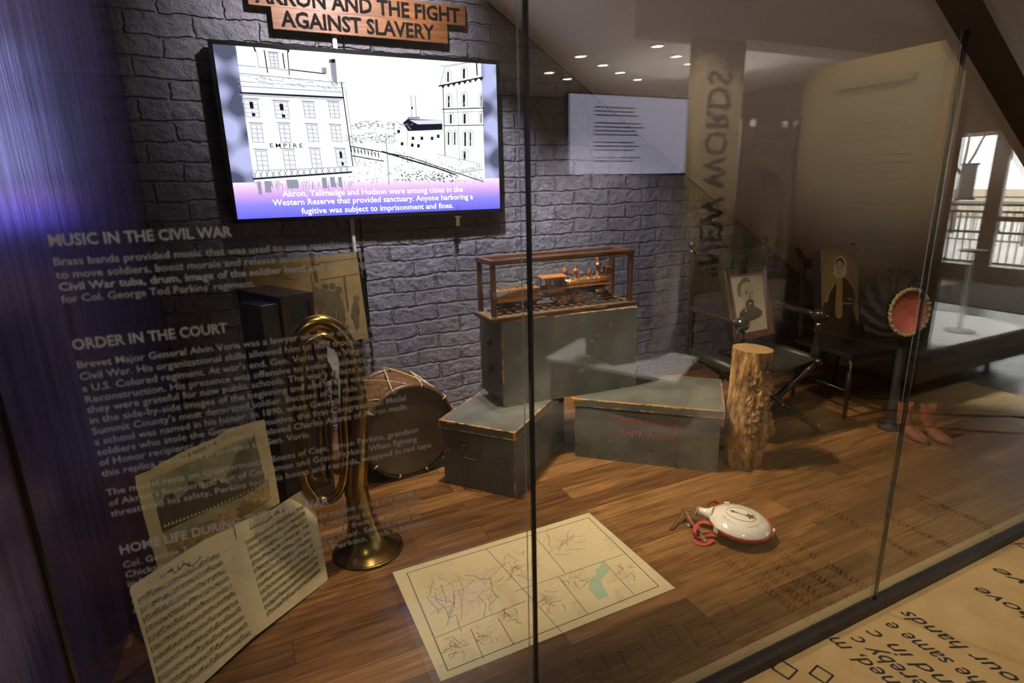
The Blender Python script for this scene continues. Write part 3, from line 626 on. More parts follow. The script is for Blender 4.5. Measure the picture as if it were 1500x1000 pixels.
# sheet music booklet leaning on its stand, lithograph behind
m_page = mat('old_music_paper', (.62, .51, .30), .75, var=.28, vscale=6, bump=.12, bscale=14); m_litho = mat('lithograph_paper', (.42, .32, .15), .75, var=.38, vscale=5, bump=.1, bscale=14)
b0, b1 = atZ(242, 1052), atZ(481, 849); dirx = (b1-b0).normalized(); back = Vector((-dirx.y, dirx.x, 0))
lean = math.radians(24); upv = Vector((0, 0, math.cos(lean)))+back*math.sin(lean)
MM = axes(b0+Vector((0, 0, .012))+back*.002, dirx, upv)
mus = thing('music_booklet', 'open booklet of handwritten band music propped up at the lower left', 'sheet music', b0)
LM = Matrix.Translation(-b0) @ MM
qm = lambda x, y: on(MM, x, y)
sheet(MB(), [qm(*p) for p in ((242, 1052), (380, 925), (369, 870), (341, 772), (300, 790), (192, 858), (190, 864), (215, 950))], .002, LM).build('page', m_page, mus)
sheet(MB(), [qm(*p) for p in ((369, 936), (480, 850), (481, 846), (470, 785), (456, 716), (448, 714), (400, 745), (344, 768), (352, 815), (367, 880))], .002, LM @ Matrix.Translation((0, 0, -.003))).build('page', m_page, mus)
inkb = mat('brown_ink', (.15, .115, .065), .8)
def staves(corners, n, seed, z):
    rr = random.Random(seed); mb = MB(); (a, b, c, d) = [Vector(qm(*p)) for p in corners]
    P = lambda u, v: (a*(1-u)+b*u)*(1-v)+(d*(1-u)+c*u)*v
    for i in range(n):
        v0 = (i+.18)/n; dv = .09/n
        for k in range(5): mb.line([P(.02, v0+k*dv*1.2), P(.98, v0+k*dv*1.2)], .0011, z, LM)
        mb.line([P(.02, v0-dv), P(.02, v0+dv*6)], .003, z, LM)
        u = .05
        while u < .97:
            vv = v0+dv*rr.uniform(.2, 4.8); p = P(u, vv); s = .0022
            mb.poly([(p.x+s*1.2*math.cos(t*PI/3), p.y+s*math.sin(t*PI/3)) for t in range(6)], z+.0001, LM)
            if rr.random() < .8:
                e = P(u, vv-dv*rr.uniform(1.5, 2.4)); mb.line([p, e], .0010, z, LM)
                if rr.random() < .45: mb.line([e, P(min(.97, u+.03), vv-dv*2)], .0028, z, LM)
            u += rr.uniform(.014, .034)
    return mb
staves(((199, 876), (322, 806), (372, 930), (240, 1036)), 11, 1, .0006).build('notation', inkb, mus)
staves(((358, 792), (446, 737), (473, 838), (392, 908)), 11, 2, -.0024).build('notation', inkb, mus)
text('Grand March', .030, inkb, 'title', mus, LM @ Matrix.Translation((*qm(245, 838), .0008)) @ Matrix.Rotation(.0, 4, 'Z'), None, shear=.5) if False else None
for pts, z in ((((236, 846), (250, 836), (258, 838), (270, 826), (280, 829), (296, 815)), .0008), (((366, 775), (380, 768), (392, 763), (405, 752), (420, 748)), -.0022)):
    mb = MB(); f = [Vector(qm(*p)) for p in pts]; mb.line([Vector((v.x, v.y)) for v in catmull([Vector((v.x, v.y, 0)) for v in f], 8)], .003, z, LM)
    for k in range(30):
        i = rnd.randrange(len(f)-1); p = f[i].lerp(f[i+1], rnd.random()); mb.line([p, p+Vector((rnd.uniform(.002, .007), rnd.uniform(-.002, .016)))], .0022, z, LM)
    mb.build('handwritten_title', inkb, mus)
st = MB().box((b1-b0).length*dirx*.5+back*.16+Vector((0, 0, .09)), ((b1-b0).length*.86, .012, .36), Matrix.Identity(4), 0) if False else None
# lithograph plane behind, its foot on a low black easel hidden by the booklet
M2 = axes(b0+back*.085+Vector((0, 0, .012)), dirx, upv)
lit = thing('lithograph', 'old tinted lithograph of an army camp with tents, leaning behind the music booklet', 'print', b0+back*.085)
L2 = Matrix.Translation(-(b0+back*.085)) @ M2
q2 = lambda x, y: on(M2, x, y)
sheet(MB(), [q2(*p) for p in ((232, 834), (250, 836), (410, 736), (404, 700), (387, 614), (370, 618), (330, 630), (318, 640), (262, 664), (222, 686), (221, 688), (198, 697), (200, 712), (208, 745))], .002, L2).build('paper', m_litho, lit)
Pz = lambda pts, z, mt2, nm: MB().poly([q2(*p) for p in pts][::-1], z, L2).build(nm, mt2, lit)
Pz(((217, 703), (372, 636), (396, 732), (251, 818)), .0004, mat('litho_sky', (.27, .225, .115), .8, var=.45, vscale=9, stretch=(1, 3, 3), col2=(.13, .125, .075)), 'picture_sky')
Pz(((372, 636), (396, 732), (385, 712), (352, 722), (330, 700), (345, 665)), .0006, mat('litho_hills', (.105, .085, .045), .8, var=.4, vscale=15), 'picture_hills')
Pz(((241, 795), (300, 765), (345, 740), (393, 700), (397, 732), (251, 819)), .0008, mat('litho_field', (.34, .22, .075), .8, var=.6, vscale=16, stretch=(1, 5, 5), col2=(.13, .08, .03)), 'picture_field')
Pz(((229, 745), (245, 722), (262, 730), (283, 712), (300, 716), (322, 705), (345, 712), (360, 700), (392, 705), (360, 725), (318, 742), (262, 768), (238, 780)), .0010, mat('litho_trees', (.060, .045, .020), .8, var=.4, vscale=22), 'picture_trees')
for cx, cy, r in ((249, 728, 9), (281, 712, 10), (303, 706, 7), (318, 708, 7), (345, 690, 7), (240, 745, 7)):
    Pz([(cx+r*math.cos(a*PI/5)*rnd.uniform(.7, 1.1), cy+r*.8*math.sin(a*PI/5)*rnd.uniform(.7, 1.1)) for a in range(10)], .0011, bpy.data.materials['litho_trees'], 'picture_tree')
tn = MB()
for k in range(26):
    x = 239+k*5.6; y = 773-k*2.15-(k > 12)*(k-12)*.5; s = 5.5-k*.13; tn.poly([q2(x, y), q2(x+s, y-s*.4), q2(x+s*.45, y-s*1.3)][::-1], .0014, L2)
tn.build('picture_tents', mat('litho_tents', (.40, .27, .13), .8), lit)
ms = MB(); [ms.line([q2(x, y), q2(x+.6, y-5)], .003, .0015, L2) for x, y in [(268+k*2.2, 789-k*1.05+rnd.uniform(-2, 2)) for k in range(26)]]; ms.build('picture_soldiers', inkb, lit)
def tline(s, a, b, M, qf, sz, z, mt2, nm, par, L, shear=0, bold=0):
    u, v = Vector(qf(*a)), Vector(qf(*b)); an = math.atan2(v.y-u.y, v.x-u.x)
    text(s, sz, mt2, nm, par, L @ Matrix.Translation((u.x, u.y, z)) @ Matrix.Rotation(an, 4, 'Z'), (v-u).length, bold=bold, shear=shear)
tline('OUR DRESS PARADE', (265, 674), (331, 644), M2, q2, .016, .0006, inkb, 'title', lit, L2, 0, .03)
tline('WATERLOO', (282, 670), (316, 655), M2, q2, .010, .0006, inkb, 'title', lit, L2) if False else None
ez = thing('display_easel', 'low black easel behind the propped music and lithograph', 'easel', b0+back*.30)
ez.rotation_euler = (0, 0, math.atan2(dirx.y, dirx.x))
bw = (b1-b0).length
MB().lo((.24, -.12, 0), (bw-.08, .04, .012)).build('base', m_black, ez)
MB().prism([(-.02, .012), (.06, .012), (.06, .36), (.045, .36)], .26, bw-.10, Matrix(((0, 0, 1, 0), (1, 0, 0, 0), (0, 1, 0, 0), (0, 0, 0, 1)))).build('backrest', m_black, ez)

# ------------------------------------------------------------------ three green record boxes
GREEN = (.118, .122, .104); GREEN2 = (.094, .098, .085)
m_iron = mat('rusty_iron', (.12, .065, .035), .5, .6, var=.4, vscale=40); m_nail = mat('nail_iron', (.02, .016, .012), .6); m_red = mat('faded_red_paint', (.42, .095, .055), .7, var=.4, vscale=30, col2=(.25, .085, .055))
def chest(label, o, dx, L, D, Hb, lid_t, over, col, group='green record boxes'):
    """long side along dx, front face towards -dy; o = front left corner at the floor"""
    t = thing('wooden_chest', label, 'box', o, math.atan2(dx[1], dx[0]), group)
    b = MB().box((0, 0, 0), (L, D, Hb), bev=.003).build('body', worn('green_paint_body', (L/2, D/2, Hb/2), col, width=.005, amount=.45), t); b.location = (L/2, D/2, Hb/2)
    l = MB().box((0, 0, 0), (L+2*over, D+2*over, lid_t), bev=.004).build('lid', worn('green_paint_lid', (L/2+over, D/2+over, lid_t/2), [c*1.1 for c in col], width=.007, amount=.8), t); l.location = (L/2, D/2, Hb+lid_t/2+.001)
    return t, b, l
LZ = .36
# right: long front with red lettering
tR, bR, lR = chest('green wooden box with faded red S. PERKINS lettering, lid closed, beside the stump', (1.606, 2.579, 0), (.563, -.528), .772, .50, .313, .046, .018, GREEN)
MR = axes((0, -.0015, 0), (1, 0, 0), (0, 0, 1))
text('S.PERKINS, JR.', .053, m_red, 'lettering', tR, MR @ Matrix.Translation((.20, .232, 0)), .38, bold=.014, label='faded red lettering')
text('CAPT. A.Q.M.', .053, m_red, 'lettering', tR, MR @ Matrix.Translation((.245, .160, 0)), .31, bold=.014, label='faded red lettering')
for x in (.012, .76):
    for z in (.03, .08, .13, .19, .25): MB().tube([(x, .002, z), (x, -.0025, z)], .0045, 6).build('nail', m_nail, tR)
for x in (.14, .40, .56): MB().tube([(x, .002, .02), (x, -.0025, .02)], .0045, 6).build('nail', m_nail, tR)
for z in (.06, .16): MB().tube([(.43, .002, z+.03), (.43, -.0025, z+.03)], .005, 6).build('nail', m_nail, tR)
# left: short end with a drop handle in front
tL, bL, lL = chest('green wooden box with a drop handle on its end, next to the drum', (.844, 2.648, 0), (.259, -.32), .412, .70, .313, .046, .012, GREEN2)
hd = MB(); sweep(hd, [(x, y, z, .005) for x, y, z in ((.130, -.004, .235), (.131, -.018, .215), (.133, -.020, .185), (.15, -.021, .176), (.205, -.022, .176), (.222, -.020, .185), (.223, -.018, .215), (.224, -.004, .235))], 8, 4); hd.build('handle', m_iron, tL)
for x in (.130, .224): MB().lathe([(.0001, -.006), (.014, -.006), (.012, .004), (.006, .012), (.0001, .013)], 12, Matrix.Translation((x, -.003, .238)) @ Matrix.Rotation(PI/2, 4, 'X')).build('handle_mount', m_iron, tL)
# top: standing on its side across the other two
tT = thing('wooden_chest', 'green wooden box standing on its side across the other two, under the model train case', 'box', (1.191, 2.632, LZ+.001), math.radians(-4.6), 'green record boxes')
LW, LD_, LH = .822, .335, .474
b = MB().box((0, 0, 0), (LW, LD_, LH), bev=.003).build('body', worn('green_paint_body', (LW/2, LD_/2, LH/2), GREEN2, width=.006, amount=.55), tT); b.location = (LW/2, .035+LD_/2, LH/2)
b = MB().box((0, 0, 0), (LW, .034, LH), bev=.004).build('bottom_board', worn('green_paint_board', (LW/2, .017, LH/2), GREEN, width=.006, amount=.65), tT); b.location = (LW/2, .017, LH/2)
MB().lo((.02, .01, -.001), (LW-.02, .04, .03)).build('edge_batten', m_iron, tT) if False else None
for z in (.315, .165): MB().ball((-.004, .19, z), .016, 12, (.5, .75, 1.2)).tube([(-.004, .19, z), (-.018, .19, z)], .007, 8).build('handle_mount', m_iron, tT)

# ------------------------------------------------------------------ model train in its glazed case
m_case = wood('mahogany_case', (.115, .050, .024), (.055, .022, .011), .3, 7, 'X', .3); m_caseZ = wood('mahogany_post', (.15, .060, .026), (.065, .024, .011), .3, 7, 'Z', .3)
m_pane = glass('case_pane', (.96, .98, .975), .04); m_bed = mat('case_floor', (.27, .20, .13), .8, var=.5, vscale=30)
CZ = LZ+.002+LH+.001
tc_ = thing('display_case', 'small mahogany case with glass sides holding a model train, on the upright green box', 'display case', (1.122, 2.612, CZ), math.radians(-.8))
CW, CD, CH = .906, .232, .315
MB().box((CW/2, CD/2, .010), (CW, CD, .020), bev=.003).build('base', m_case, tc_)
MB().lo((.012, .012, .020), (CW-.012, CD-.012, .0225)).build('case_floor', m_bed, tc_)
tp = MB().box((CW/2, .024, CH-.013), (CW-.03, .026, .027), bev=.006).box((CW/2, CD-.024, CH-.013), (CW-.03, .026, .027), bev=.006).box((.028, CD/2, CH-.013), (.026, CD-.05, .027), bev=.004).box((CW-.028, CD/2, CH-.013), (.026, CD-.05, .027), bev=.004)
tp.build('top_frame', m_case, tc_)
for x in (.032, CW-.032):
    for y in (.026, CD-.026): MB().box((x, y, (CH-.026+.02)/2), (.024, .024, CH-.026-.02), bev=.002).build('post', m_caseZ, tc_)
for y in (.024, CD-.024): MB().lo((.045, y-.001, .022), (CW-.045, y+.001, CH-.026)).build('glass_side', m_pane, tc_)
for x in (.030, CW-.030): MB().lo((x-.001, .04, .022), (x+.001, CD-.04, CH-.026)).build('glass_end', m_pane, tc_)
MB().lo((.045, .038, CH-.010), (CW-.045, CD-.038, CH-.008)).build('glass_top', m_pane, tc_)
for x in (.28, .66): MB().box((x, -.003, .002), (.075, .012, .006)).build('hinge_plate', mat('dull_brass', (.32, .25, .14), .4, .8), tc_) if x < .3 else MB().box((x, -.003, .012), (.075, .008, .006)).build('hinge_plate', bpy.data.materials['dull_brass'], tc_)
m_tie = wood('tie_wood', (.42, .15, .06), (.24, .08, .035), .5, 6, 'Y')
ty = CD/2
for k in range(15): MB().box((.075+k*.054, ty, .028), (.021, .150, .013)).build('tie', m_tie, tc_)
for s in (-1, 1): MB().box((CW/2-.01, ty+s*.036, .0365), (.80, .006, .006)).build('rail', m_nail, tc_)
RZ = .0395
m_lw = wood('model_cherry', (.46, .17, .05), (.23, .08, .024), .3, 9, 'X', .35); m_lw2 = wood('model_walnut', (.26, .095, .030), (.13, .045, .015), .3, 9, 'X', .35); m_lb = mat('model_brass', (.60, .40, .13), .25, 1); m_blk = mat('model_black', (.012, .009, .008), .4)
def wheel(r, w, spokes):
    mb = MB(); mb.lathe([(r*.80, -w/2), (r, -w/2), (r, w/2), (r*.80, w/2), (r*.80, -w/2)], 28, None, False)
    mb.lathe([(.0001, -w*.6), (r*.22, -w*.6), (r*.22, w*.6), (.0001, w*.6)], 14)
    for k in range(spokes):
        a = 2*PI*k/spokes; mb.tube([(r*.15*math.cos(a), r*.15*math.sin(a), 0), (r*.84*math.cos(a), r*.84*math.sin(a), 0)], r*.065, 6)
    return mb
WR = Matrix.Rotation(PI/2, 4, 'X')
# locomotive, nose towards +x
lc = thing('model_locomotive', 'brown wooden model steam locomotive in the mahogany case', 'model train', (0, 0, 0)); lc.parent = None
Tcase = Matrix.Translation(tc_.location) @ Matrix.Rotation(math.radians(-.8), 4, 'Z')
lc.location = Tcase @ Vector((.365, ty, RZ)); lc.rotation_euler = (0, 0, math.radians(-.8))
RX = Matrix.Rotation(PI/2, 4, 'Y')
MB().lathe([(.0001, .09), (.033, .09), (.034, .20), (.034, .34), (.0345, .342), (.0345, .40), (.030, .404), (.0001, .405)], 28, Matrix.Translation((0, 0, .098)) @ RX).build('boiler', m_lw2, lc)
for x in (.115, .155, .195, .235, .275, .315, .345): MB().lathe([(.034, -.002), (.0358, -.002), (.0358, .002), (.034, .002)], 28, Matrix.Translation((x, 0, .098)) @ RX, False).build('boiler_band', m_lb, lc)
for s in (-1, 1):
    MB().box((.24, s*.043, .088), (.33, .016, .005)).build('running_board', m_lw, lc)
    MB().tube([(.10, s*.037, .118), (.38, s*.037, .118)], .0018, 6).build('handrail', m_lb, lc)
cab = MB()
for s in (-1, 1):
    cab.box((.055, s*.045, .083), (.10, .004, .030)).box((.055, s*.045, .143), (.10, .004, .014))
    for x in (.008, .042, .070, .102): cab.box((x, s*.045, .117), (.008, .004, .042))
cab.box((.104, 0, .115), (.004, .09, .07)); cab.build('cab', m_lw, lc)
rf = MB(); rf.grid(lambda u, v: (-.035+u*.155, (v-.5)*.11, .152+.010*math.cos((v-.5)*PI)), 2, 9).grid(lambda u, v: (-.035+u*.155, (.5-v)*.11, .148+.008*math.cos((.5-v)*PI)), 2, 9); rf.build('cab_roof', m_lw, lc)
MB().box((.19, 0, .052), (.40, .030, .022)).build('frame', m_blk, lc)
MB().box((.02, 0, .058), (.11, .075, .012)).build('cab_floor', m_lw2, lc)
def lathe_on(nm, x, z, prof, mt2=m_lw): return MB().lathe(prof, 18, Matrix.Translation((x, 0, z))).build(nm, mt2, lc)
lathe_on('smokestack', .352, .128, [(.0001, 0), (.015, 0), (.011, .006), (.0105, .050), (.020, .058), (.022, .066), (.013, .076), (.010, .085), (.014, .095), (.012, .105), (.009, .112), (.016, .120), (.019, .126), (.012, .128), (.0001, .128)])
lathe_on('smokestack_band', .352, .128, [(.0205, .0575), (.0228, .066), (.0150, .075)], m_lb)
for x, h_ in ((.138, 1.1), (.205, 1)): lathe_on('dome', x, .126, [(.0001, 0), (.014, 0), (.012, .006), (.011, .028*h_), (.014, .032*h_), (.017, .042*h_), (.014, .052*h_), (.005, .058*h_), (.004, .064*h_), (.005, .068*h_), (.0001, .074*h_)])
lathe_on('sand_valve', .245, .128, [(.0001, 0), (.007, 0), (.005, .018), (.008, .024), (.006, .032), (.0001, .034)])
lathe_on('bell', .295, .128, [(.0001, 0), (.010, 0), (.007, .012), (.012, .022), (.012, .03), (.006, .04), (.010, .046), (.0001, .048)])
MB().tube([(.075, 0, .185), (.138, 0, .185)], .002, 6).tube([(.078, 0, .160), (.078, 0, .195)], .0028, 6).build('whistle_pipe', m_lw, lc)
hl = MB().box((.415, 0, .158), (.034, .034, .040), bev=.002).lathe([(.012, 0), (.017, .012), (.015, .012), (.0001, .004)], 16, Matrix.Translation((.430, 0, .158)) @ RX); hl.build('headlamp', m_lw2, lc)
MB().box((.405, 0, .128), (.02, .03, .022)).build('headlamp_bracket', m_lb, lc)
for x in (.095, .195):
    for s in (-1, 1): MB().add([], []).build('x', None) if False else wheel(.036, .008, 10).build('driving_wheel', m_lw, lc).__setattr__('matrix_local', Matrix.Translation((x, s*.038, .036)) @ WR)
for x in (.300, .365):
    for s in (-1, 1): wheel(.019, .007, 8).build('leading_wheel', m_lw2, lc).__setattr__('matrix_local', Matrix.Translation((x, s*.038, .019)) @ WR)
for s in (-1, 1):
    MB().box((.145, s*.048, .036), (.115, .004, .006)).build('coupling_rod', m_lw, lc)
    MB().box((.255, s*.050, .040), (.13, .004, .005)).build('piston_rod', m_lb, lc)
    MB().lathe([(.0001, -.030), (.017, -.030), (.017, .030), (.0001, .030)], 18, Matrix.Translation((.335, s*.044, .046)) @ RX).build('cylinder', m_lw2, lc)
    MB().box((.335, s*.044, .068), (.045, .022, .012)).build('steam_chest', m_lb, lc)
MB().box((.405, 0, .038), (.018, .100, .014)).build('buffer_beam', m_lw, lc)
for k in range(9):
    y = -.04+k*.01; MB().tube([(.412, y, .034), (.412+.055*(1-abs(y)/.055), y*.8, .006)], .0028, 6).build('cowcatcher_bar', m_lw, lc)
MB().tube([(.412, -.046, .007), (.468, 0, .006), (.412, .046, .007)], .003, 6).build('cowcatcher_rim', m_lw, lc)
# tender
tn_ = thing('model_tender', 'wooden model coal tender coupled behind the model locomotive', 'model train', Tcase @ Vector((.075, ty, RZ)), math.radians(-.8))
tb_ = MB(); bx = [(.0, .045), (.235, .045), (.245, .105), (-.012, .105)]
MYZ = Matrix(((1, 0, 0, 0), (0, 0, -1, 0), (0, 1, 0, 0), (0, 0, 0, 1)))
tb_.prism(bx, -.048, .048, MYZ); tb_.build('body', m_lw, tn_)
for z, hh, mt2 in ((.046, .006, m_lw2), (.104, .007, m_lw)): MB().box((.117, 0, z), (.262, .104, hh)).build('moulding', mt2, tn_)
cl = MB(); rr = random.Random(5)
for k in range(110):
    s = rr.uniform(.005, .010); cl.box((.02+rr.random()*.16, rr.uniform(-.04, .04), .110+rr.random()*.016), (s, s*.8, s*.7), Matrix.Identity(4), rr.random()*3)
cl = cl.build('coal', mat('model_coal', (.10, .10, .10), .25, .3, var=.9, vscale=60, col2=(.45, .45, .43)), tn_); cl['kind'] = 'stuff'
MB().lathe([(.0001, 0), (.010, 0), (.006, .008), (.011, .016), (.008, .026), (.0001, .03)], 14, Matrix.Translation((.215, -.02, .107))).build('tank_cap', m_lw, tn_)
MB().box((.12, 0, .034), (.24, .06, .014)).build('frame', m_blk, tn_)
for x in (.03, .085, .155, .21):
    for s in (-1, 1): wheel(.020, .007, 8).build('wheel', m_lw2, tn_).__setattr__('matrix_local', Matrix.Translation((x, s*.038, .020)) @ WR)
for x in (.057, .182):
    for s in (-1, 1): MB().box((x, s*.046, .024), (.085, .004, .013)).build('truck_frame', m_blk, tn_)
MB().tube([(.245, 0, .03), (.285, 0, .03)], .005, 8).build('drawbar', m_blk, tn_)

# ------------------------------------------------------------------ map under a clear sheet
m_map = mat('map_paper', (.66, .55, .345), .7, var=.10, vscale=4)
mp = thing('campaign_map', 'large printed map sheet with coloured rivers and lines lying on the plank floor', 'map', (.405, 1.44, 0))
MW, MH = .945, .600
MB().lo((0, 0, .0005), (MW, MH, .002)).build('sheet', m_map, mp)
Ml = Matrix.Translation((-.405, -1.44, .0024)); rr = random.Random(11)
def qf(x, y): p = atZ(x, y, .0024); return (p.x, p.y)
def inks(nm, col, lines, w): 
    mb = MB(); [mb.line([qf(*p) for p in pts], w, 0, Ml) for pts in lines]; return mb.build(nm, mat(nm+'_ink', col, .8), mp)
fl = MB(); bord = [(596, 839), (862, 758), (965, 858), (656, 982)]
fl.line([qf(*p) for p in bord], .0035, 0, Ml, True)
for a, b in (((712, 803), (830, 933)), ((637, 934), (770, 880)), ((689, 920), (709, 965)), ((730, 905), (752, 943)), ((754, 866), (918, 810)), ((786, 788), (828, 839)), ((818, 845), (862, 900)), ((883, 821), (930, 872))): fl.line([qf(*a), qf(*b)], .0022, 0, Ml)
fl.build('borders', mat('map_border_ink', (.06, .055, .05), .8), mp)
def scrawl(cx, cy, R, n, seed, steps=7):
    r2 = random.Random(seed); out = []
    for k in range(n):
        a0 = r2.random()*2*PI; d = R*r2.random()**.7; x, y = cx+d*math.cos(a0), cy+d*.68*math.sin(a0); a = r2.random()*2*PI; pts = [(x, y)]
        for s in range(steps):
            a += r2.uniform(-.6, .6); x += R/steps*math.cos(a)*.75; y += R/steps*.5*math.sin(a)
            if abs(x-cx) > R or abs(y-cy) > R*.7: break
            pts.append((x, y))
        out.append(pts)
    return out
cen = ((678, 866, 55), (760, 828, 34), (826, 792, 32), (800, 880, 30), (846, 850, 24), (912, 838, 22), (666, 948, 24), (712, 930, 20), (745, 900, 20))
inks('roads', (.34, .30, .23), [l for i, c in enumerate(cen) for l in scrawl(*c, int(c[2]*.62), 20+i)], .0010)
inks('rivers', (.14, .25, .27), [l for i, c in enumerate(cen) for l in scrawl(*c, 2+c[2]//18, 40+i)]+[[(637, 868), (640, 880), (652, 890), (658, 905), (668, 900), (672, 915), (676, 925)], [(664, 866), (666, 885), (658, 905), (655, 915)], [(700, 872), (712, 885), (708, 905)]], .0024)
inks('red_lines', (.56, .22, .15), [l for i, c in enumerate(cen) for l in scrawl(*c, 2+c[2]//10, 60+i, 4)]+[[(672, 865), (677, 885), (676, 905), (670, 915)], [(700, 850), (716, 845), (722, 856), (708, 868)]], .0024)
inks('ochre_lines', (.50, .34, .17), [l for i, c in enumerate(cen) for l in scrawl(*c, 2+c[2]//9, 80+i, 5)], .0028)
inks('blue_lines', (.16, .18, .30), [l for i, c in enumerate(cen) for l in scrawl(*c, 1+c[2]//14, 95+i, 3)], .0022)
gpoly = [(882, 822), (893, 834), (880, 850), (891, 873), (876, 878), (862, 862), (866, 848), (874, 842), (872, 834), (877, 832)]
MB().poly([qf(*p) for p in gpoly][::-1], .0003, Ml).build('green_area', mat('map_green_ink', (.36, .47, .34), .8), mp)
tx = MB()
for (x, y, n) in ((745, 868, 8), (890, 790, 7), (842, 882, 8), (903, 865, 8), (735, 858, 4), (918, 858, 3), (650, 975, 2), (660, 826, 2), (770, 772, 4)):
    for k in range(n): dxx = rr.uniform(6, 17); tx.line([qf(x-dxx/2+k*1.5, y+k*2.6), qf(x+dxx/2+k*1.5, y+k*2.6-dxx*.28)], .0017, 0, Ml)
tx.build('fine_print', mat('map_print_ink', (.33, .29, .22), .8), mp)
ac = thing('acrylic_sheet', 'clear acrylic sheet covering the map on the floor', 'acrylic sheet', (.378, 1.425, .0035))
MB().box((MW/2+.034, MH/2+.017, .0015), (MW+.068, MH+.034, .003)).build('pane', glass('acrylic', (.97, .97, .96), .012), ac)

# ------------------------------------------------------------------ canteen
m_cer = mat('white_enamel', (.82, .76, .66), .14, coat=.5, var=.10, vscale=25); m_tan = mat('tan_band', (.30, .15, .06), .55, var=.3, vscale=30); m_strapr = mat('red_strap', (.48, .045, .035), .6, var=.3, vscale=40); m_lea = mat('brown_leather', (.24, .10, .035), .55, var=.45, vscale=25); m_gold = mat('gold_paint', (.24, .14, .04), .4, .4); m_nick = mat('nickel', (.5, .48, .42), .25, 1)
cc = atZ(1083, 768, .045); cn = thing('canteen', 'white round canteen with gilt star and red strap lying on the plank floor', 'canteen', (cc.x, cc.y, 0), math.radians(128))
# own axes: neck towards +x
RC = .132
TI = Matrix.Translation((0, 0, .054)) @ Matrix.Rotation(math.radians(-5), 4, 'Y')
MB().lathe([(RC*.985, .004), (RC*.95, .014), (RC*.80, .028), (RC*.55, .039), (RC*.28, .044), (.0001, .0455)], 48, TI, False).build('front_shell', m_cer, cn)
MB().lathe([(.0001, -.0455), (RC*.28, -.044), (RC*.55, -.039), (RC*.80, -.028), (RC*.95, -.014), (RC*.985, -.004)], 48, TI, False).build('back_shell', m_cer, cn)
MB().lathe([(RC*.984, -.006), (RC*1.0, -.004), (RC*1.0, .004), (RC*.984, .006)], 48, TI, False).build('rim_band', m_tan, cn)
MB().lathe([(.040, 0), (.026, .014), (.019, .035), (.019, .055), (.021, .056), (.021, .064), (.018, .065), (.0001, .062)], 20, TI @ Matrix.Translation((RC-.014, 0, 0)) @ RX).build('neck', m_cer, cn)
MB().lathe([(.0215, .057), (.0225, .060), (.0215, .063)], 20, TI @ Matrix.Translation((RC-.014, 0, 0)) @ RX, False).build('neck_ring', m_gold, cn)
strap = MB()
def ribbon(mb, pts, w, M=None, flat=(0, 0, 1)):
    q = catmull([Vector(p) for p in pts], 6); vs = []
    for i, p in enumerate(q):
        t = (q[min(i+1, len(q)-1)]-q[max(i-1, 0)]).normalized(); s = t.cross(Vector(flat)); s = s.normalized() if s.length > .05 else Vector((1, 0, 0)); nn = s.cross(t)
        vs += [p-s*w/2-nn*.0012, p+s*w/2-nn*.0012, p+s*w/2+nn*.0012, p-s*w/2+nn*.0012]
    fs = [(4*i+j, 4*i+(j+1) % 4, 4*i+4+(j+1) % 4, 4*i+4+j) for i in range(len(q)-1) for j in range(4)]+[(3, 2, 1, 0), tuple(4*len(q)-4+j for j in range(4))]
    return mb.add(vs, fs, True, M)
ring = [((RC+.0025)*math.cos(a), (RC+.0025)*math.sin(a), 0) for a in [math.radians(35+k*10) for k in range(30)]]
for i in range(len(ring)-1): pass
vs = []; 
for a in [math.radians(35+k*5) for k in range(59)]:
    for r_, z_ in ((RC+.001, -.009), (RC+.004, -.009), (RC+.004, .009), (RC+.001, .009)): vs.append((r_*math.cos(a), r_*math.sin(a), z_))
strap.add(vs, [(4*i+j, 4*i+(j+1) % 4, 4*i+4+(j+1) % 4, 4*i+4+j) for i in range(58) for j in range(4)], True, TI); strap.build('strap', m_strapr, cn)
for a in (52, 180, 300): MB().box((RC+.006, 0, 0), (.009, .024, .030), TI @ Matrix.Rotation(math.radians(a), 4, 'Z'), bev=.003).build('strap_loop', m_cer, cn)
def C(px, py, z=0.0): p = atZ(px, py, z); v = Matrix.Rotation(-math.radians(128), 4, 'Z') @ (p-Vector((cc.x, cc.y, 0))); return v
for nm, pts, w, mt2, fl_ in (('loose_strap', [C(1052, 777, .05), C(1040, 766, .055), (C(1024, 766, .05)), C(1017, 778, .035), C(1024, 787, .010), C(1040, 783, .012), C(1052, 784, .025), C(1058, 778, .05)], .020, m_strapr, (.3, .2, 1)),
        ('loose_strap', [C(1030, 750, .06), C(1036, 739, .065), C(1046, 734, .06), C(1054, 737, .05)], .016, m_strapr, (1, 0, .4)),
        ('loose_strap', [C(1015, 789, .004), C(1022, 795, .004), C(1034, 797, .006), C(1046, 790, .012)], .018, m_strapr, (.2, .1, 1)),
        ('leather_tab', [C(1002, 744, .05), C(1005, 752, .04), C(1012, 764, .03), C(1018, 772, .02), C(1026, 784, .012), C(1034, 794, .006)], .018, m_lea, (.6, .3, .8)),
        ('leather_tab', [C(1002, 744, .05), C(998, 755, .03), C(992, 764, .012), C(983, 775, .004)], .017, mat('dark_leather', (.10, .045, .02), .55), (.5, .5, .8)),
        ('leather_tab', [C(1003, 745, .05), C(1012, 746, .055), C(1020, 751, .055)], .020, m_lea, (.2, .2, 1))):
    ribbon(MB(), pts, w, None, fl_).build(nm, mt2, cn)
for p in (C(1013, 749, .058), C(1017, 753, .052), C(1009, 768, .03), C(1017, 781, .02)):
    MB().tube([p+Vector((.009*math.cos(a*PI/4), .008*math.sin(a*PI/4), 0)) for a in range(8)], .0018, 6, closed=True).build('buckle', m_nick, cn)
def cz(x, y): r_ = math.hypot(x, y)/RC; return .0462-.041*r_**2.6
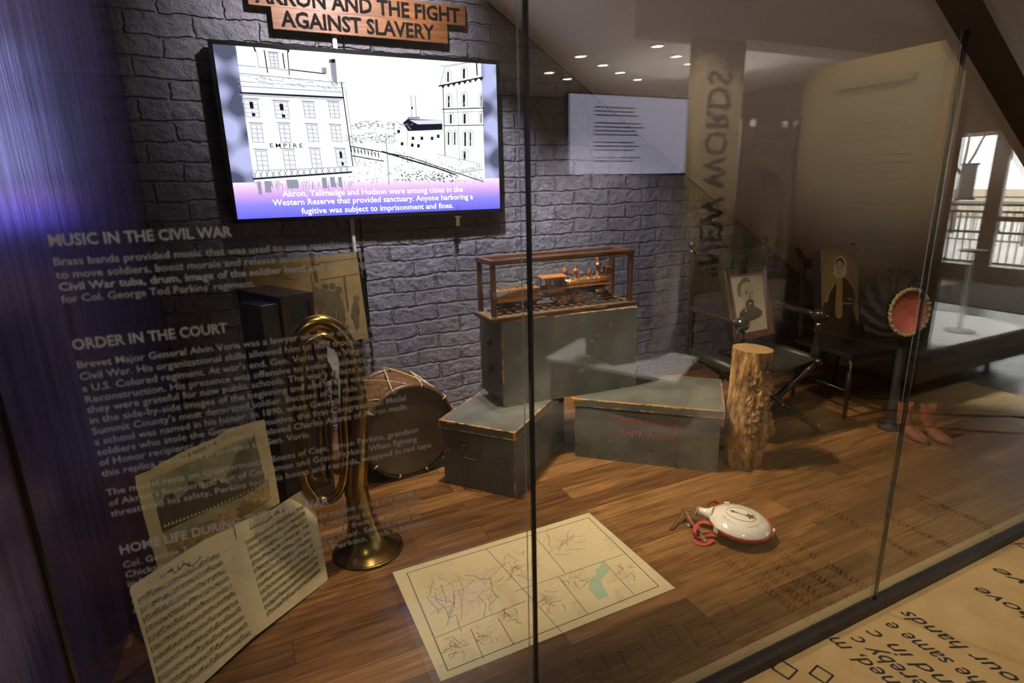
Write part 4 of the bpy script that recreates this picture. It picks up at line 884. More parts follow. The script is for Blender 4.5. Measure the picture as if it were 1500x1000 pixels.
def onc(mb, pts2, w=None):
    mb.line(pts2, w, 0); return mb
st_ = MB(); star = [(.036-.027*(1 if k % 2 == 0 else .42)*math.cos(2*PI*k/10+.3), .027*(1 if k % 2 == 0 else .42)*math.sin(2*PI*k/10+.3)) for k in range(10)]
star = [(-x+.0, y) for x, y in star]
st_.add([TI @ Vector((x, y, .0463)) for x, y in star]+[TI @ Vector((-.036, 0, .0466))], [(10, (k+1) % 10, k) for k in range(10)]); st_.build('gilt_star', m_gold, cn)
MB().add([TI @ Vector((x, y, .0464)) for x, y in ((.038, -.010), (.026, -.004), (.026, .004), (.042, .013), (.034, .003), (.048, .001))], [(0, 1, 2, 3, 4, 5)]).build('gilt_eagle', m_gold, cn)
MB().add([TI @ Vector((x, y, .0464)) for x, y in ((-.016, -.007), (.014, -.007), (.014, .007), (-.016, .007))], [(0, 1, 2, 3)]).build('painted_ribbon', mat('ribbon_pink', (.62, .36, .36), .5), cn)
MB().add([TI @ Vector((x, y, .0466)) for x, y in ((.014, -.007), (.024, -.007), (.024, .004), (.014, .004))], [(0, 1, 2, 3)]).build('painted_ribbon', mat('ribbon_blue', (.15, .22, .55), .5), cn)
rg = MB(); rg.tube([TI @ Vector((.062*math.cos(a*PI/20), .050*math.sin(a*PI/20), cz(.062*math.cos(a*PI/20), .05*math.sin(a*PI/20))+.001)) for a in range(40)], .0008, 5, closed=True); rg.build('painted_ring', m_gold, cn)
lt = MB(); rr = random.Random(9)
for a0, a1, n in ((30, 75, 9), (115, 205, 15), (250, 320, 12)):
    for k in range(n):
        a = math.radians(a0+(a1-a0)*k/(n-1)); r_ = .083; p0 = Vector((r_*math.cos(a), r_*math.sin(a)))
        for s in range(3):
            d = Vector((rr.uniform(-.006, .006), rr.uniform(-.006, .006))); e = p0+Vector((rr.uniform(-.004, .004), rr.uniform(-.004, .004)))
            lt.tube([TI @ Vector((e.x, e.y, cz(e.x, e.y)+.0012)), TI @ Vector((e.x+d.x, e.y+d.y, cz(e.x+d.x, e.y+d.y)+.0012))], .0009, 4)
lt.build('painted_inscription', mat('grey_ink', (.16, .15, .15), .7), cn)

# ------------------------------------------------------------------ stump
def bark(name):
    mt, nt, b, N, L = nodes(name)
    tc = N('ShaderNodeTexCoord'); mp_ = N('ShaderNodeMapping'); mp_.inputs['Scale'].default_value = (1, 1, .35); L(tc.outputs['Object'], mp_.inputs[0])
    n = N('ShaderNodeTexNoise'); n.inputs['Scale'].default_value = 26; n.inputs['Detail'].default_value = 9; n.inputs['Roughness'].default_value = .7; L(mp_.outputs[0], n.inputs[0])
    r = N('ShaderNodeValToRGB'); e = r.color_ramp.elements; e[0].position = .36; e[0].color = (.050, .024, .009, 1); e[1].position = .62; e[1].color = (.66, .39, .13, 1)
    k = e.new(.5); k.color = (.33, .17, .055, 1)
    L(n.outputs[0], r.inputs[0]); L(r.outputs[0], b.inputs['Base Color']); b.inputs['Roughness'].default_value = .75
    bp = N('ShaderNodeBump'); bp.inputs['Strength'].default_value = .8; bp.inputs['Distance'].default_value = .006; L(n.outputs[0], bp.inputs['Height']); L(bp.outputs[0], b.inputs['Normal']); return mt
m_bark = bark('bark_ochre')
sp_ = thing('tree_stump', 'short upright tree trunk piece with gnarled bark, between the lettered box and camp chair', 'tree stump', (2.385, 2.075, 0))
def stump(u, v):
    a = 2*PI*u; z = v*.655
    r = .092+.006*math.sin(v*7)+.010*math.cos(a*2+v*3)
    gn = max(0, math.cos(a-5.25)); k = max(0, min(1, (v-.10)*6))*max(0, min(1, (.86-v)*6))
    q_ = Vector((math.cos(a)*2.2, math.sin(a)*2.2, z*9))
    r += gn**.6*k*(.034*noise.noise(q_*1.3)+.046*(.45-abs(noise.noise(q_*2.1)))+.026*(.4-abs(noise.noise(q_*4.6)))+.050*max(0, noise.noise(q_*.8+Vector((3, 1, 7))))-.010)
    r += .004*noise.noise(Vector((a*7, 0, z*2)))+.003*noise.noise(q_*5)
    if v < .06: r *= .98
    return (r*math.cos(a)-.010*math.sin(v*3), r*math.sin(a), z)
s1 = MB(); s1.grid(stump, 128, 120, True, None, True); s1.build('bark', m_bark, sp_)
s2 = MB(); rim = [Vector(stump(i/128, 1)) for i in range(128)]; s2.add(rim+[Vector((-.004, 0, .657))], [(i, (i+1) % 128, 128) for i in range(128)]); s2.build('cut_top', wood('cut_wood', (.42, .25, .095), (.24, .13, .045), .7, 14, 'Z'), sp_)
for x, y, z in ((.0, -.108, .55), (-.055, -.098, .20), (.062, -.10, .30)): MB().ball((x, y, z), .008, 8).build('bullet', mat('lead', (.20, .19, .18), .45, .7), sp_)

# ------------------------------------------------------------------ camp chair
m_turn = mat('ebonized_wood', (.018, .014, .012), .22, coat=.4, var=.4, vscale=20); m_leath = mat('dark_green_leather', (.022, .023, .019), .42, var=.35, vscale=14, bump=.25, bscale=90); m_stud = mat('brass_stud', (.5, .33, .1), .25, 1)
CO = Vector((2.52, 2.68, 0)); cr = thing('camp_chair', 'dark turned folding camp chair with leather seat and back behind the stump', 'chair', CO, math.radians(-7))
CWd, CDp = .55, .45
def turned(mb, a, b, segs):
    """lathe turning between two points: segs = (fraction, radius)"""
    a, b = Vector(a), Vector(b); d = b-a; T = Matrix.Translation(a) @ d.to_track_quat('Z', 'Y').to_matrix().to_4x4()
    return mb.lathe([(r, t*d.length) for t, r in segs], 16, T)
POST = [(0, .012), (.01, .020), (.05, .022), (.08, .014), (.11, .024), (.17, .026), (.20, .014), (.24, .020), (.30, .024), (.345, .026), (.37, .019), (.42, .017), (.80, .017), (.84, .022), (.86, .014), (.88, .020), (.915, .024), (.93, .012), (.945, .010), (.95, .016), (.965, .022), (.98, .022), (.995, .014), (1, .004)]
for x in (0, CWd): turned(MB(), (x, 0, .46), (x, .035, 1.155), POST).build('back_post', m_turn, cr)
bk = MB(); bk.grid(lambda u, v: (u*CWd, .024+.045*math.sin(PI*u), .825+.235*v+.03*(2*u-1)**2*(v-.3)), 21, 8).grid(lambda u, v: ((1-u)*CWd, .032+.045*math.sin(PI*u), .825+.235*v+.03*(2*u-1)**2*(v-.3)), 21, 8); bk.build('leather_back', m_leath, cr)
ARM = [(0, .016), (.03, .021), (.10, .021), (.12, .015), (.15, .022), (.20, .018), (.5, .021), (.72, .020), (.76, .014), (.80, .022), (.84, .015), (.88, .022), (.92, .016), (1, .018)]
for x in (0, CWd):
    turned(MB(), (x, 0, .745), (x+.0, -CDp+.03, .742), ARM).build('arm', m_turn, cr)
    MB().ball((x, -CDp, .742), .043, 18, (1, 1, .95)).build('arm_knob', m_turn, cr)
    MB().ball((x+.012, -CDp-.041, .742), .009, 8).build('brass_stud', m_stud, cr)
    turned(MB(), (x, -CDp, .47), (x, -CDp, .70), [(0, .016), (.08, .026), (.2, .030), (.34, .024), (.42, .014), (.6, .020), (.72, .015), (.8, .028), (.88, .018), (1, .022)]).build('arm_support', m_turn, cr)
for y in (-.02, -CDp-.02):
    LEG = [(0, .012), (.04, .020), (.12, .024), (.16, .017)]+[(k/40, .021 if k % 2 else .017) for k in range(8, 33)]+[(.86, .017), (.92, .024), (1, .018)]
    turned(MB(), (-.005, y, .465), (CWd+.09, y-.012, .012), LEG).build('cross_leg', m_turn, cr); turned(MB(), (CWd+.005, y+.006, .465), (-.09, y+.018, .012), LEG).build('cross_leg', m_turn, cr)
    MB().ball((CWd/2, y-.03, .25), .010, 8).ball((CWd+.03, y-.036, .075), .009, 8).build('brass_stud', m_stud, cr) if False else [MB().ball(p_, .010, 8).build('brass_stud', m_stud, cr) for p_ in ((CWd/2+.02, y-.03, .24), (CWd+.03, y-.034, .07))]
for x in (0, CWd): turned(MB(), (x, .02, .465), (x, -CDp-.05, .465), [(0, .012), (.02, .024), (.06, .026), (.1, .020), (.9, .020), (.94, .026), (.98, .024), (1, .012)]).build('seat_rail', m_turn, cr)
se = MB()
def sea(u, v, o=0):
    s = 2*u-1; return (CWd*u, .0-v*CDp-.015, .492-.05*(1-s*s)-.02*(abs(s)**8)+o)
se.grid(lambda u, v: sea(u, v), 25, 12).grid(lambda u, v: sea(1-u, v, -.006), 25, 12)
for k in (0, 1): se.grid(lambda u, v: sea(u, k, -.006*v) if k else sea(1-u, k, -.006*v), 25, 2)
for x0_ in (0, CWd): se.tube([(x0_, -.015, .470), (x0_, -CDp-.015, .470)], .030, 14)
se.build('leather_seat', m_leath, cr)
for k in range(9):
    a = PI*.1+k*PI*.1; MB().ball((.0-.033*math.cos(a), -CDp-.018, .470+.033*math.sin(a)), .0045, 6).build('brass_stud', m_stud, cr)

# portraits --------------------------------------------------------------
m_frame = wood('frame_mahogany', (.125, .040, .020), (.06, .018, .009), .3, 6, 'Z', .3); m_phot = mat('photo_paper', (.60, .52, .38), .6, var=.08, vscale=6); m_d1 = mat('photo_dark', (.060, .048, .036), .7); m_d2 = mat('photo_mid', (.24, .19, .13), .7, var=.3, vscale=40); m_d3 = mat('photo_skin', (.50, .42, .29), .7)
pb = Vector((2.700, 2.50, .492)); ub = Vector((.318, -.012, 0)).normalized(); lean2 = math.radians(13); bkv = Vector((-ub.y, ub.x, 0)).normalized(); uv2 = Vector((0, 0, math.cos(lean2)))+bkv*math.sin(lean2)
P0 = atY(1077, 499, 2.47); MPt = axes(P0, ub, uv2); LP = Matrix.Translation(-P0) @ MPt
pt = thing('framed_portrait', 'framed portrait of a bearded man in a dark coat, standing on the camp chair seat', 'picture', P0)
qp = lambda x, y: on(MPt, x, y)
oc = [qp(1059, 396), qp(1119, 388), qp(1131, 488), qp(1076, 500)]; ic = [qp(1067, 403), qp(1115.5, 398), qp(1123, 481), qp(1077, 490)]
oc = [Vector(p) for p in oc]; ic = [Vector(p) for p in ic]
fm = MB()
for k in range(4):
    a, b_, c_, d_ = oc[k], oc[(k+1) % 4], ic[(k+1) % 4], ic[k]
    vs = [(*a, 0), (*b_, 0), (*c_, 0), (*d_, 0), (*a, .020), (*b_, .020), (*c_, .008), (*d_, .008)]
    fm.add(vs, [(0, 1, 2, 3), (4, 7, 6, 5), (0, 4, 5, 1), (3, 2, 6, 7)], False, LP)
fm.build('frame', m_frame, pt)
MB().prism([tuple(p) for p in oc][::-1], -.045, -.001, LP).build('backing', m_black, pt)
MB().poly([tuple(p) for p in ic][::-1], .004, LP).build('photograph', m_phot, pt)
def face(par, LL, qq, z, shapes):
    for i, (nm, pts, mt2) in enumerate(shapes):
        p = catmull([Vector((*qq(*p_), 0)) for p_ in pts], 4, True); MB().poly([(v.x, v.y) for v in p][::-1], z+i*.0003, LL).build(nm, mt2, par)
F = lambda pts: [(1050+x/8.333, 380+y/8.333) for x, y in pts]
face(pt, LP, qp, .0044, (
 ('coat', F([(270, 670), (320, 600), (345, 590), (420, 640), (450, 570), (545, 630), (530, 690), (440, 740), (380, 760), (300, 770)]), m_d1),
 ('face', F([(290, 330), (330, 265), (400, 270), (440, 350), (440, 420), (435, 520), (400, 570), (350, 570), (315, 510), (285, 470), (280, 400)]), m_d3),
 ('hair', F([(255, 450), (240, 380), (250, 310), (300, 240), (330, 215), (385, 235), (400, 270), (345, 275), (300, 310), (285, 370), (290, 430), (275, 465)]), m_d2),
 ('beard', F([(345, 575), (350, 520), (390, 480), (440, 500), (443, 530), (450, 575), (440, 640), (390, 645), (360, 620)]), m_d1),
 ('brow', F([(320, 400), (345, 385), (375, 385), (375, 395), (345, 398)]), m_d2), ('eye', F([(335, 415), (355, 405), (370, 415), (350, 425)]), m_d1), ('eye', F([(410, 405), (425, 398), (437, 405), (425, 412)]), m_d1),
 ('nose', F([(385, 430), (393, 400), (402, 440), (408, 470), (390, 475)]), m_d2), ('mouth', F([(375, 550), (395, 525), (430, 530), (400, 545)]), m_d3), ('collar', F([(335, 590), (350, 620), (355, 650), (335, 625)]), m_phot)))

# side chair with the woman's picture
m_sch = mat('dark_chair_wood', (.022, .014, .010), .35, var=.4, vscale=12)
sc_ = thing('side_chair', 'dark wooden side chair with scrolled back post, beyond the camp chair', 'chair', (3.66, 2.42, 0), math.radians(-6))
for x, y in ((-.20, -.22), (.20, -.22), (-.18, .20), (.18, .20)): MB().tube([(x*1.08, y*1.08, 0), (x, y, .40)], [.013, .020], 10).build('leg', m_sch, sc_)
MB().box((0, -.01, .415), (.45, .47, .035), bev=.008).build('seat', m_sch, sc_)
for s in (-1, 1):
    sb = MB(); sweep(sb, [(s*.19, .20, .42, .018), (s*.195, .215, .65, .017), (s*.20, .235, .88, .018), (s*.20, .25, .97, .020), (s*.225, .25, 1.02, .020), (s*.262, .25, 1.055, .014)], 12, 5); sb.build('back_post', m_sch, sc_)
for z in (.62, .95): MB().box((0, .235, z), (.38, .02, .07), bev=.006).build('back_rail', m_sch, sc_)
for s in (-1, 1): MB().tube([(s*.205, -.22, .18), (s*.19, .20, .18)], .009, 8).build('stretcher', m_sch, sc_)
W0 = atY(1203, 492, 2.43); W0.z = .436; W0.x = atY(1205, 505, 2.43).x; wu_ = Vector((.33, -.03, 0)).normalized(); wb_ = Vector((-wu_.y, wu_.x, 0)); MWp = axes(W0, wu_, Vector((0, 0, 1))+wb_*.16); LW2 = Matrix.Translation(-W0) @ MWp
qw = lambda x, y: on(MWp, x, y)
wp = thing('portrait_panel', 'brown portrait of a woman in white bonnet and dark dress, on the side chair', 'picture', W0)
m_wb = mat('sepia_ground', (.31, .225, .115), .55, var=.35, vscale=5); m_wd = mat('sepia_dress', (.040, .026, .015), .7, var=.3, vscale=25); m_wl = mat('sepia_light', (.62, .53, .35), .65, var=.12, vscale=40); m_wf = mat('sepia_face', (.50, .40, .25), .65); m_wr = mat('sepia_ribbon', (.42, .27, .10), .65, var=.25, vscale=40)
cw = [qw(*p) for p in ((1202, 365.5), (1257, 357.5), (1258, 485), (1203, 492))]; cw[2] = (cw[2][0], .0); cw[3] = (0, 0)
MB().prism([tuple(p) for p in cw][::-1], -.06, -.001, LW2).build('panel', m_black, wp)
MB().poly([tuple(p) for p in cw][::-1], .0003, LW2).build('photograph', m_wb, wp)
FW = lambda pts: [(1160+x/7.143, 340+y/7.143) for x, y in pts]
ov = MB(); ov.tube([Vector((*qw(*FW([(505+185*math.cos(a*PI/24), 420-250*math.sin(a*PI/24))])[0]), .0008)) for a in range(25)], .0012, 4, True, False, LW2); ov.build('oval_line', m_wd, wp)
face(wp, LW2, qw, .0008, (
 ('dress', FW([(345, 720), (400, 600), (450, 500), (520, 470), (580, 500), (630, 580), (660, 690), (640, 800), (670, 900), (690, 1150), (295, 1185), (300, 880)]), m_wd),
 ('bonnet', FW([(440, 400), (445, 320), (480, 260), (520, 250), (560, 290), (570, 380), (560, 440), (530, 475), (490, 490), (455, 470)]), m_wl),
 ('hair', FW([(455, 350), (460, 300), (495, 268), (530, 280), (545, 330), (540, 360), (520, 310), (490, 300), (465, 350)]), m_wd),
 ('face', FW([(455, 370), (470, 320), (495, 300), (525, 330), (530, 400), (510, 450), (490, 462), (465, 440)]), m_wf),
 ('eye', FW([(465, 362), (478, 356), (484, 363), (474, 368)]), m_wd), ('eye', FW([(500, 360), (512, 354), (520, 360), (510, 366)]), m_wd), ('nose', FW([(487, 370), (492, 368), (494, 400), (484, 402)]), m_wr), ('mouth', FW([(476, 425), (490, 420), (505, 424), (490, 431)]), m_wr),
 ('ribbon', FW([(465, 490), (520, 490), (522, 700), (520, 880), (455, 880), (452, 720), (462, 600)]), m_wr), ('ribbon', FW([(455, 490), (470, 500), (390, 640), (370, 725), (338, 725), (360, 650)]), m_wr),
 ('cuff', FW([(580, 685), (640, 700), (640, 712), (580, 697)]), m_wr), ('cuff', FW([(530, 740), (625, 738), (628, 752), (530, 752)]), m_wr), ('bow', FW([(412, 450), (440, 400), (445, 430)]), m_wl)))

# bonnet on a dark stand
m_bon = mat('black_bonnet_silk', (.014, .011, .010), .75, var=.4, vscale=30, bump=.5, bscale=60); m_pink = mat('pink_satin', (.62, .165, .115), .5, var=.30, vscale=4, col2=(.50, .12, .085)); m_lace = mat('cream_lace', (.55, .45, .24), .8, var=.5, vscale=90, bump=.6, bscale=150)
bo = atY(1331, 456, 1.92); bn = thing('silk_bonnet', 'black ruffled bonnet lined in pink satin with cream lace edge, on a dark stand', 'bonnet', (bo.x, bo.y, 0))
fd = Vector((-.62, -.70, -.08)).normalized(); MBn = axes((0, 0, bo.z), fd.cross(Vector((0, 0, 1))) * -1, Vector((0, 0, 1)))
MBn = axes((0, 0, bo.z), Vector((0, 0, 1)).cross(fd), Vector((0, 0, 1)))      # z axis towards the viewer
oval = lambda a, k=1: (.090*k*math.cos(a), (.122 if math.sin(a) > 0 else .128)*k*math.sin(a)*1.0)
pk = MB(); pk.grid(lambda u, v: (*oval(2*PI*u, max(.001, v)), -.045*(1-v)**.8+.014*math.sin(2*PI*u*3+1)*v*(1-v)), 48, 10, True, MBn, True); pk.build('lining', m_pink, bn)
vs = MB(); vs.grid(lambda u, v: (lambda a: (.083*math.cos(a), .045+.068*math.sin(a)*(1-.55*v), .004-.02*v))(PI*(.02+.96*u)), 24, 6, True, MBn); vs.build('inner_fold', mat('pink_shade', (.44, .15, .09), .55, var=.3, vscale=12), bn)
la = MB(); q_ = [MBn @ Vector((*oval(2*PI*k/72, 1.05+.03*(k % 2)), .006+.008*(k % 3))) for k in range(72)]; la.tube(q_, [.009+.003*(k % 2) for k in range(72)], 8, closed=True); la.build('lace_trim', m_lace, bn)
rf_ = MB()
def ruff(u, v):
    a = 2*PI*u; x, y = oval(a, 1); g = .012*math.sin(a*23)+.010*noise.noise(Vector((math.cos(a)*6, math.sin(a)*6, v*5))); k = 1.05+v*.62+g*4*v; up = 1+.15*v*(math.sin(a) > -.2)
    return (x*k*1.12-.045*v, y*k*up, -.02-.13*v*v+.03*math.sin(v*9+a*11)*v)
rf_.grid(ruff, 140, 12, True, MBn, True); rf_.build('ruffle', m_bon, bn)
cr_ = MB(); cr_.grid(lambda u, v: (lambda a, r: (*oval(a, 1.72*math.cos(v*PI/2)+.02), -.15-.10*math.sin(v*PI/2)))(2*PI*u, v), 40, 9, True, MBn @ Matrix.Translation((-.045, 0, 0)), True); cr_.build('crown', m_bon, bn)
MB().lathe([(.0001, 0), (.07, 0), (.07, .012), (.03, .03), (.026, .06), (.026, bo.z-.12), (.0001, bo.z-.11)], 20, Matrix.Translation((.10, .06, 0))).build('stand', mat('stand_black', (.016, .014, .012), .7), bn)
ti = MB(); ribbon(ti, [MBn @ Vector((.05, -.14, .01)), MBn @ Vector((.06, -.24, .02)), MBn @ Vector((.05, -.34, .01)), MBn @ Vector((.07, -.44, .02))], .03); ti.build('tie_ribbon', m_bon, bn)

# boots
m_suede = mat('rust_suede', (.31, .105, .050), .7, var=.4, vscale=18, bump=.3, bscale=60); m_sole = mat('boot_sole', (.16, .09, .05), .6)
def boot(label, px, py, rz):
    p = atZ(px, py); t = thing('ankle_boot', label, 'boot', (p.x, p.y, 0), rz, 'rust boots on the case floor')
    # toe towards -y
    out = []
    prof = [(-.135, .012, .016, .010), (-.125, .028, .026, .015), (-.10, .036, .034, .022), (-.06, .040, .048, .03), (-.02, .036, .075, .04), (.02, .032, .10, .06), (.055, .031, .115, .07), (.085, .026, .10, .06)]
    b = MB()
    def body(u, v):
        # rings from toe up the shaft: spine curve
        path = [(Vector((0, -.140, .018)), Vector((0, -1, 0)), .004, .004), (Vector((0, -.128, .024)), Vector((0, -1, 0)), .022, .016), (Vector((0, -.10, .030)), Vector((0, -1, 0)), .034, .024), (Vector((0, -.06, .036)), Vector((0, -1, .05)), .039, .030), (Vector((0, -.015, .048)), Vector((0, -1, .4)), .036, .042), (Vector((0, .022, .070)), Vector((0, -.75, .75)), .034, .054), (Vector((0, .040, .105)), Vector((0, -.25, 1)), .033, .050), (Vector((0, .044, .145)), Vector((0, 0, 1)), .034, .044), (Vector((0, .044, .185)), Vector((0, 0, 1)), .038, .046)]
        f = v*(len(path)-1); i = min(len(path)-2, int(f)); t_ = f-i; c = path[i][0].lerp(path[i+1][0], t_); d = path[i][1].lerp(path[i+1][1], t_).normalized(); rx = path[i][2]*(1-t_)+path[i+1][2]*t_; ry = path[i][3]*(1-t_)+path[i+1][3]*t_
        d = Vector((0, d.y, d.z)) if d.y < 0 or d.z > 0 else d
        up = Vector((1, 0, 0)).cross(d) ; a = 2*PI*u; p_ = c+Vector((1, 0, 0))*rx*math.cos(a)+up*ry*math.sin(a)
        if v > .97: p_ = p_+Vector((0, 0, .010*math.sin(2*a+.5)))
        p_.z = max(.012, p_.z); return Vector((p_.x*1.08, p_.y*.82, p_.z*1.16))
    b.grid(body, 28, 33, True, None, True); b.build('upper', m_suede, t)
    so_ = [(.0, -.148), (.022, -.135), (.037, -.10), (.040, -.06), (.032, -.01), (.030, .04), (.030, .075), (.018, .098), (0, .104)]; so_ = so_+[(-x, y) for x, y in so_[-2:0:-1]]
    MB().prism([(x*1.08, y*.82) for x, y in so_], 0, .014).build('sole', m_sole, t)
    for k in range(4): MB().tube([(-.014, -.03+k*.012, .098+k*.028), (.014, -.03+k*.012, .098+k*.028)], .0022, 6).build('lace', m_sole, t)
    return t
boot('rust red ankle boot, the left one of the pair, partly behind the glass joint', 1328, 643, math.radians(-2))
boot('rust red ankle boot, the right one of the pair on the plank floor', 1362, 646, math.radians(2))

# ------------------------------------------------------------------ the hall behind the visitor, seen mirrored in the glass
def hall(x0, x1, yv0, yv1, z0, z1): a, b = V(x0, yv0, z0), V(x1, yv1, z1); return MB().lo([min(p, q_) for p, q_ in zip(a, b)], [max(p, q_) for p, q_ in zip(a, b)])
m_hallwall = mat('hall_wall_paint', (.10, .085, .07), .8); m_tan = bpy.data.materials['tan_band']
m_alu = mat('door_aluminium', (.36, .35, .33), .4, .2); m_doorglass = glass('door_glass', (.95, .97, .97), .04)
struct('wall_rear', MB().lo((-5, -9.12, -.02), (10.1, -9, 3.3)), m_hallwall, 'far hall wall')
struct('wall_left_hall', MB().lo((-5.12, -9, -.02), (-5, 1.2, 3.3)), m_hallwall, 'left hall wall')
XD = 10.0
wr = hall(XD, XD+.12, 5.42, 10.1, -.02, 3.3)
for a in ((1.0, 3.0, -.02, 3.3), (3.0, 5.42, 2.12, 3.3)): e = hall(XD, XD+.12, a[0], a[1], a[2], a[3]); wr.add(e.v, e.f)
struct('wall_right_hall', wr, m_hallwall, 'hall wall with the glazed entrance doors')
wf = MB().prism([(.69, 3.3), (.69, zst(.69)+.60), (4.9, zst(4.9)+.60), (4.9, -.02), (10.1, -.02), (10.1, 3.3)][::-1], -.05, 0, axes((0, 1.0, 0), (1, 0, 0), (0, 0, 1)))
struct('wall_front', wf, m_hallwall, 'hall wall above and beyond the stair stringer')
struct('wall_front_left', MB().lo((-5, 1.08, -.02), (-.76, 1.2, 3.3)), m_hallwall, 'hall wall left of the display case')
d1 = struct('door_1', hall(XD+.02, XD+.09, 4.60, 4.80, -.02, 2.10), m_alu, 'grey aluminium stile of the glazed entrance')
for a in ((4.80, 5.40, -.02, .20), (3.0, 4.60, -.02, .20), (5.36, 5.42, .2, 2.12), (3.0, 3.06, .2, 2.12), (3.0, 5.42, 2.06, 2.12), (3.62, 3.72, .2, 2.1)): hall(XD+.03, XD+.08, *a).build('frame_rail', m_alu, d1)
hall(XD+.05, XD+.06, 4.80, 5.36, .2, 2.08).build('glass', m_doorglass, d1); hall(XD+.05, XD+.06, 3.06, 4.60, .2, 2.08).build('glass', m_doorglass, d1)
hd = MB(); hd.tube([V(XD+.02, 4.55, .72), V(XD-.05, 4.54, .74), V(XD-.05, 4.54, .96), V(XD+.02, 4.55, .98)], .014, 10); hd.build('pull_handle', m_alu, d1)
hall(XD-.02, XD+.03, 3.06, 4.60, .86, .93).build('push_bar', m_alu, d1)
nt_ = thing('paper_notice', 'white paper notice held with blue tape on the glazed entrance door', 'notice', V(XD+.047, 5.08, 1.42))
MB().box((0, 0, 0), (.002, .20, .50)).build('sheet', mat('notice_paper', (.75, .76, .80), .7), nt_)
for z in (-.25, .25): MB().box((-.002, 0, z), (.002, .26, .03)).build('tape', mat('blue_tape', (.06, .25, .75), .6), nt_)
MB().box((-.002, 0, .1), (.001, .13, .012)).box((-.002, 0, .05), (.001, .10, .012)).box((-.002, 0, 0), (.001, .15, .012)).build('notice_lines', m_ink, nt_)
fm_ = hall(7.9, 9.7, 2.5, 4.7, -.02, -.012).build('floor_mat', mat('mat_grey', (.085, .08, .075), .95, var=.3, vscale=60)); tag(fm_, 'dark grey entrance mat before the glazed doors', 'mat')
# outdoors
gd = hall(XD+.12, 40, -30, 30, -.14, -.10); struct('ground', gd, mat('paving', (.72, .66, .62), .9, var=.2, vscale=3), 'pale paving outdoors')
m_rl = mat('railing_steel', (.20, .20, .20), .5, .3)
for nm, X, lab in (('railing', 12.2, 'steel railing with vertical bars just outside the glazed doors'), ('railing', 16.5, 'farther steel railing across the paved yard')):
    r_ = thing(nm, lab, 'railing', (X, 2*G-5, -.10))
    for z in (.08, .62, .98, 1.10): MB().lo((-.02, -4, z-.02), (.02, 4, z+.02)).build('rail', m_rl, r_)
    for k in range(5): MB().lo((-.03, -4+k*2-.03, 0), (.03, -4+k*2+.03, 1.12)).build('post', m_rl, r_)
    mb = MB()
    for k in range(66): mb.lo((-.008, -3.96+k*.12-.008, .08), (.008, -3.96+k*.12+.008, .98))
    mb = mb.build('bars', m_rl, r_)
hb_ = hall(26, 27, -6, 24, -.1, 1.0); tag(hb_.build('retaining_bank', mat('dry_grass', (.72, .62, .46), .9, var=.3, vscale=2)), 'tan grassy bank beyond the railings', 'bank')
def tree(label, x, yv, hgt, seed):
    rr = random.Random(seed); t = thing('bare_tree', label, 'tree', V(x, yv, -.1), 0)
    br = MB()
    def grow(p, d, l, r, n):
        e = p+d*l; (tk if n == 4 else br).tube([p, p.lerp(e, .5)+Vector((rr.uniform(-.03, .03), rr.uniform(-.03, .03), 0))*l, e], [r, r*.85, r*.65], 6)
        if n:
            for k in range(3 if n > 1 else 2):
                nd = (d+Vector((rr.uniform(-.7, .7), rr.uniform(-.7, .7), rr.uniform(-.1, .5)))).normalized(); grow(e, nd, l*rr.uniform(.6, .8), r*.6, n-1)
    tk = MB(); grow(Vector((0, 0, 0)), Vector((0, 0, 1)), hgt*.3, .07, 4)
    mt2 = mat('bare_bark', (.20, .15, .11), .9); tk.build('trunk', mt2, t); br.build('branches', mt2, t)
tree('bare tree outdoors behind the paper notice', 19, 9.8, 5.5, 3); tree('bare tree outdoors right of the door stile', 20, 7.6, 6, 8)

# plinth with the tall founding family panel
m_pl = mat('plinth_white', (.80, .80, .80), .45); m_plg = mat('plinth_grey', (.22, .20, .18), .5); m_pan = mat('panel_tan', (.50, .40, .24), .7, var=.10, vscale=2); m_pant = mat('panel_print', (.40, .36, .26), .6)
pl = thing('display_plinth', 'low white display plinth with grey sides, mirrored at the right of the glass', 'plinth', V(4.18, 2.23, -.02)); pl.scale = (1, 1, 1)
# own axes: x away from the visitor's right, y negative = away from the glass
MB().lo((0, -1.18, .12), (1.52, 0, .225)).build('lower_band', m_plg, pl); MB().lo((.004, -1.176, .227), (1.516, -.004, .325)).build('upper_band', mat('plinth_side', (.30, .28, .26), .45), pl); MB().lo((0, -1.18, .325), (1.52, 0, .350)).build('top', m_pl, pl)
for k in range(5): MB().tube([(.12+k*.32, -.006, .275), (.12+k*.32, .004, .275)], .012, 8).build('screw_cap', m_dark, pl)
MB().lo((.12, -1.06, .05), (1.40, -.12, .12)).build('underframe', m_dark, pl)
for x in (.18, 1.34):
    for y in (-.18, -1.0): MB().tube([(x, y, 0), (x, y, .06)], .02, 10).build('foot', m_dark, pl)
ff = thing('exhibit_panel', 'tall tan panel headed Founding Family with a brick edge, on the white plinth', 'panel', V(4.195, 2.24, .331))
MB().lo((.008, -1.14, 0), (.10, -.006, 2.0)).build('board', m_pan, ff); MB().lo((0, -.005, 0), (.105, 0, 2.0)).build('brick_edge', brick('edge_brick', (.55, .50, .44), .2, .075, .008, 'XZ', .02), ff)
MB().lo((.003, -1.0, .62), (.008, -.12, 1.90)).build('text_panel', m_pant, ff)
MF2 = axes((.0022, 0, 0), (0, -1, 0), (0, 0, 1))
text('Founding Family', .105, mat('panel_ink', (.045, .038, .03), .8), 'heading', ff, MF2 @ Matrix.Translation((.28, 1.76, 0)), .58, bold=.012)
tl = MB(); rr = random.Random(4)
for k in range(17):
    if k % 5 == 4: continue
    tl.lo((.002, -.90+rr.random()*.22, 1.60-k*.055), (.003, -.26, 1.606-k*.055))
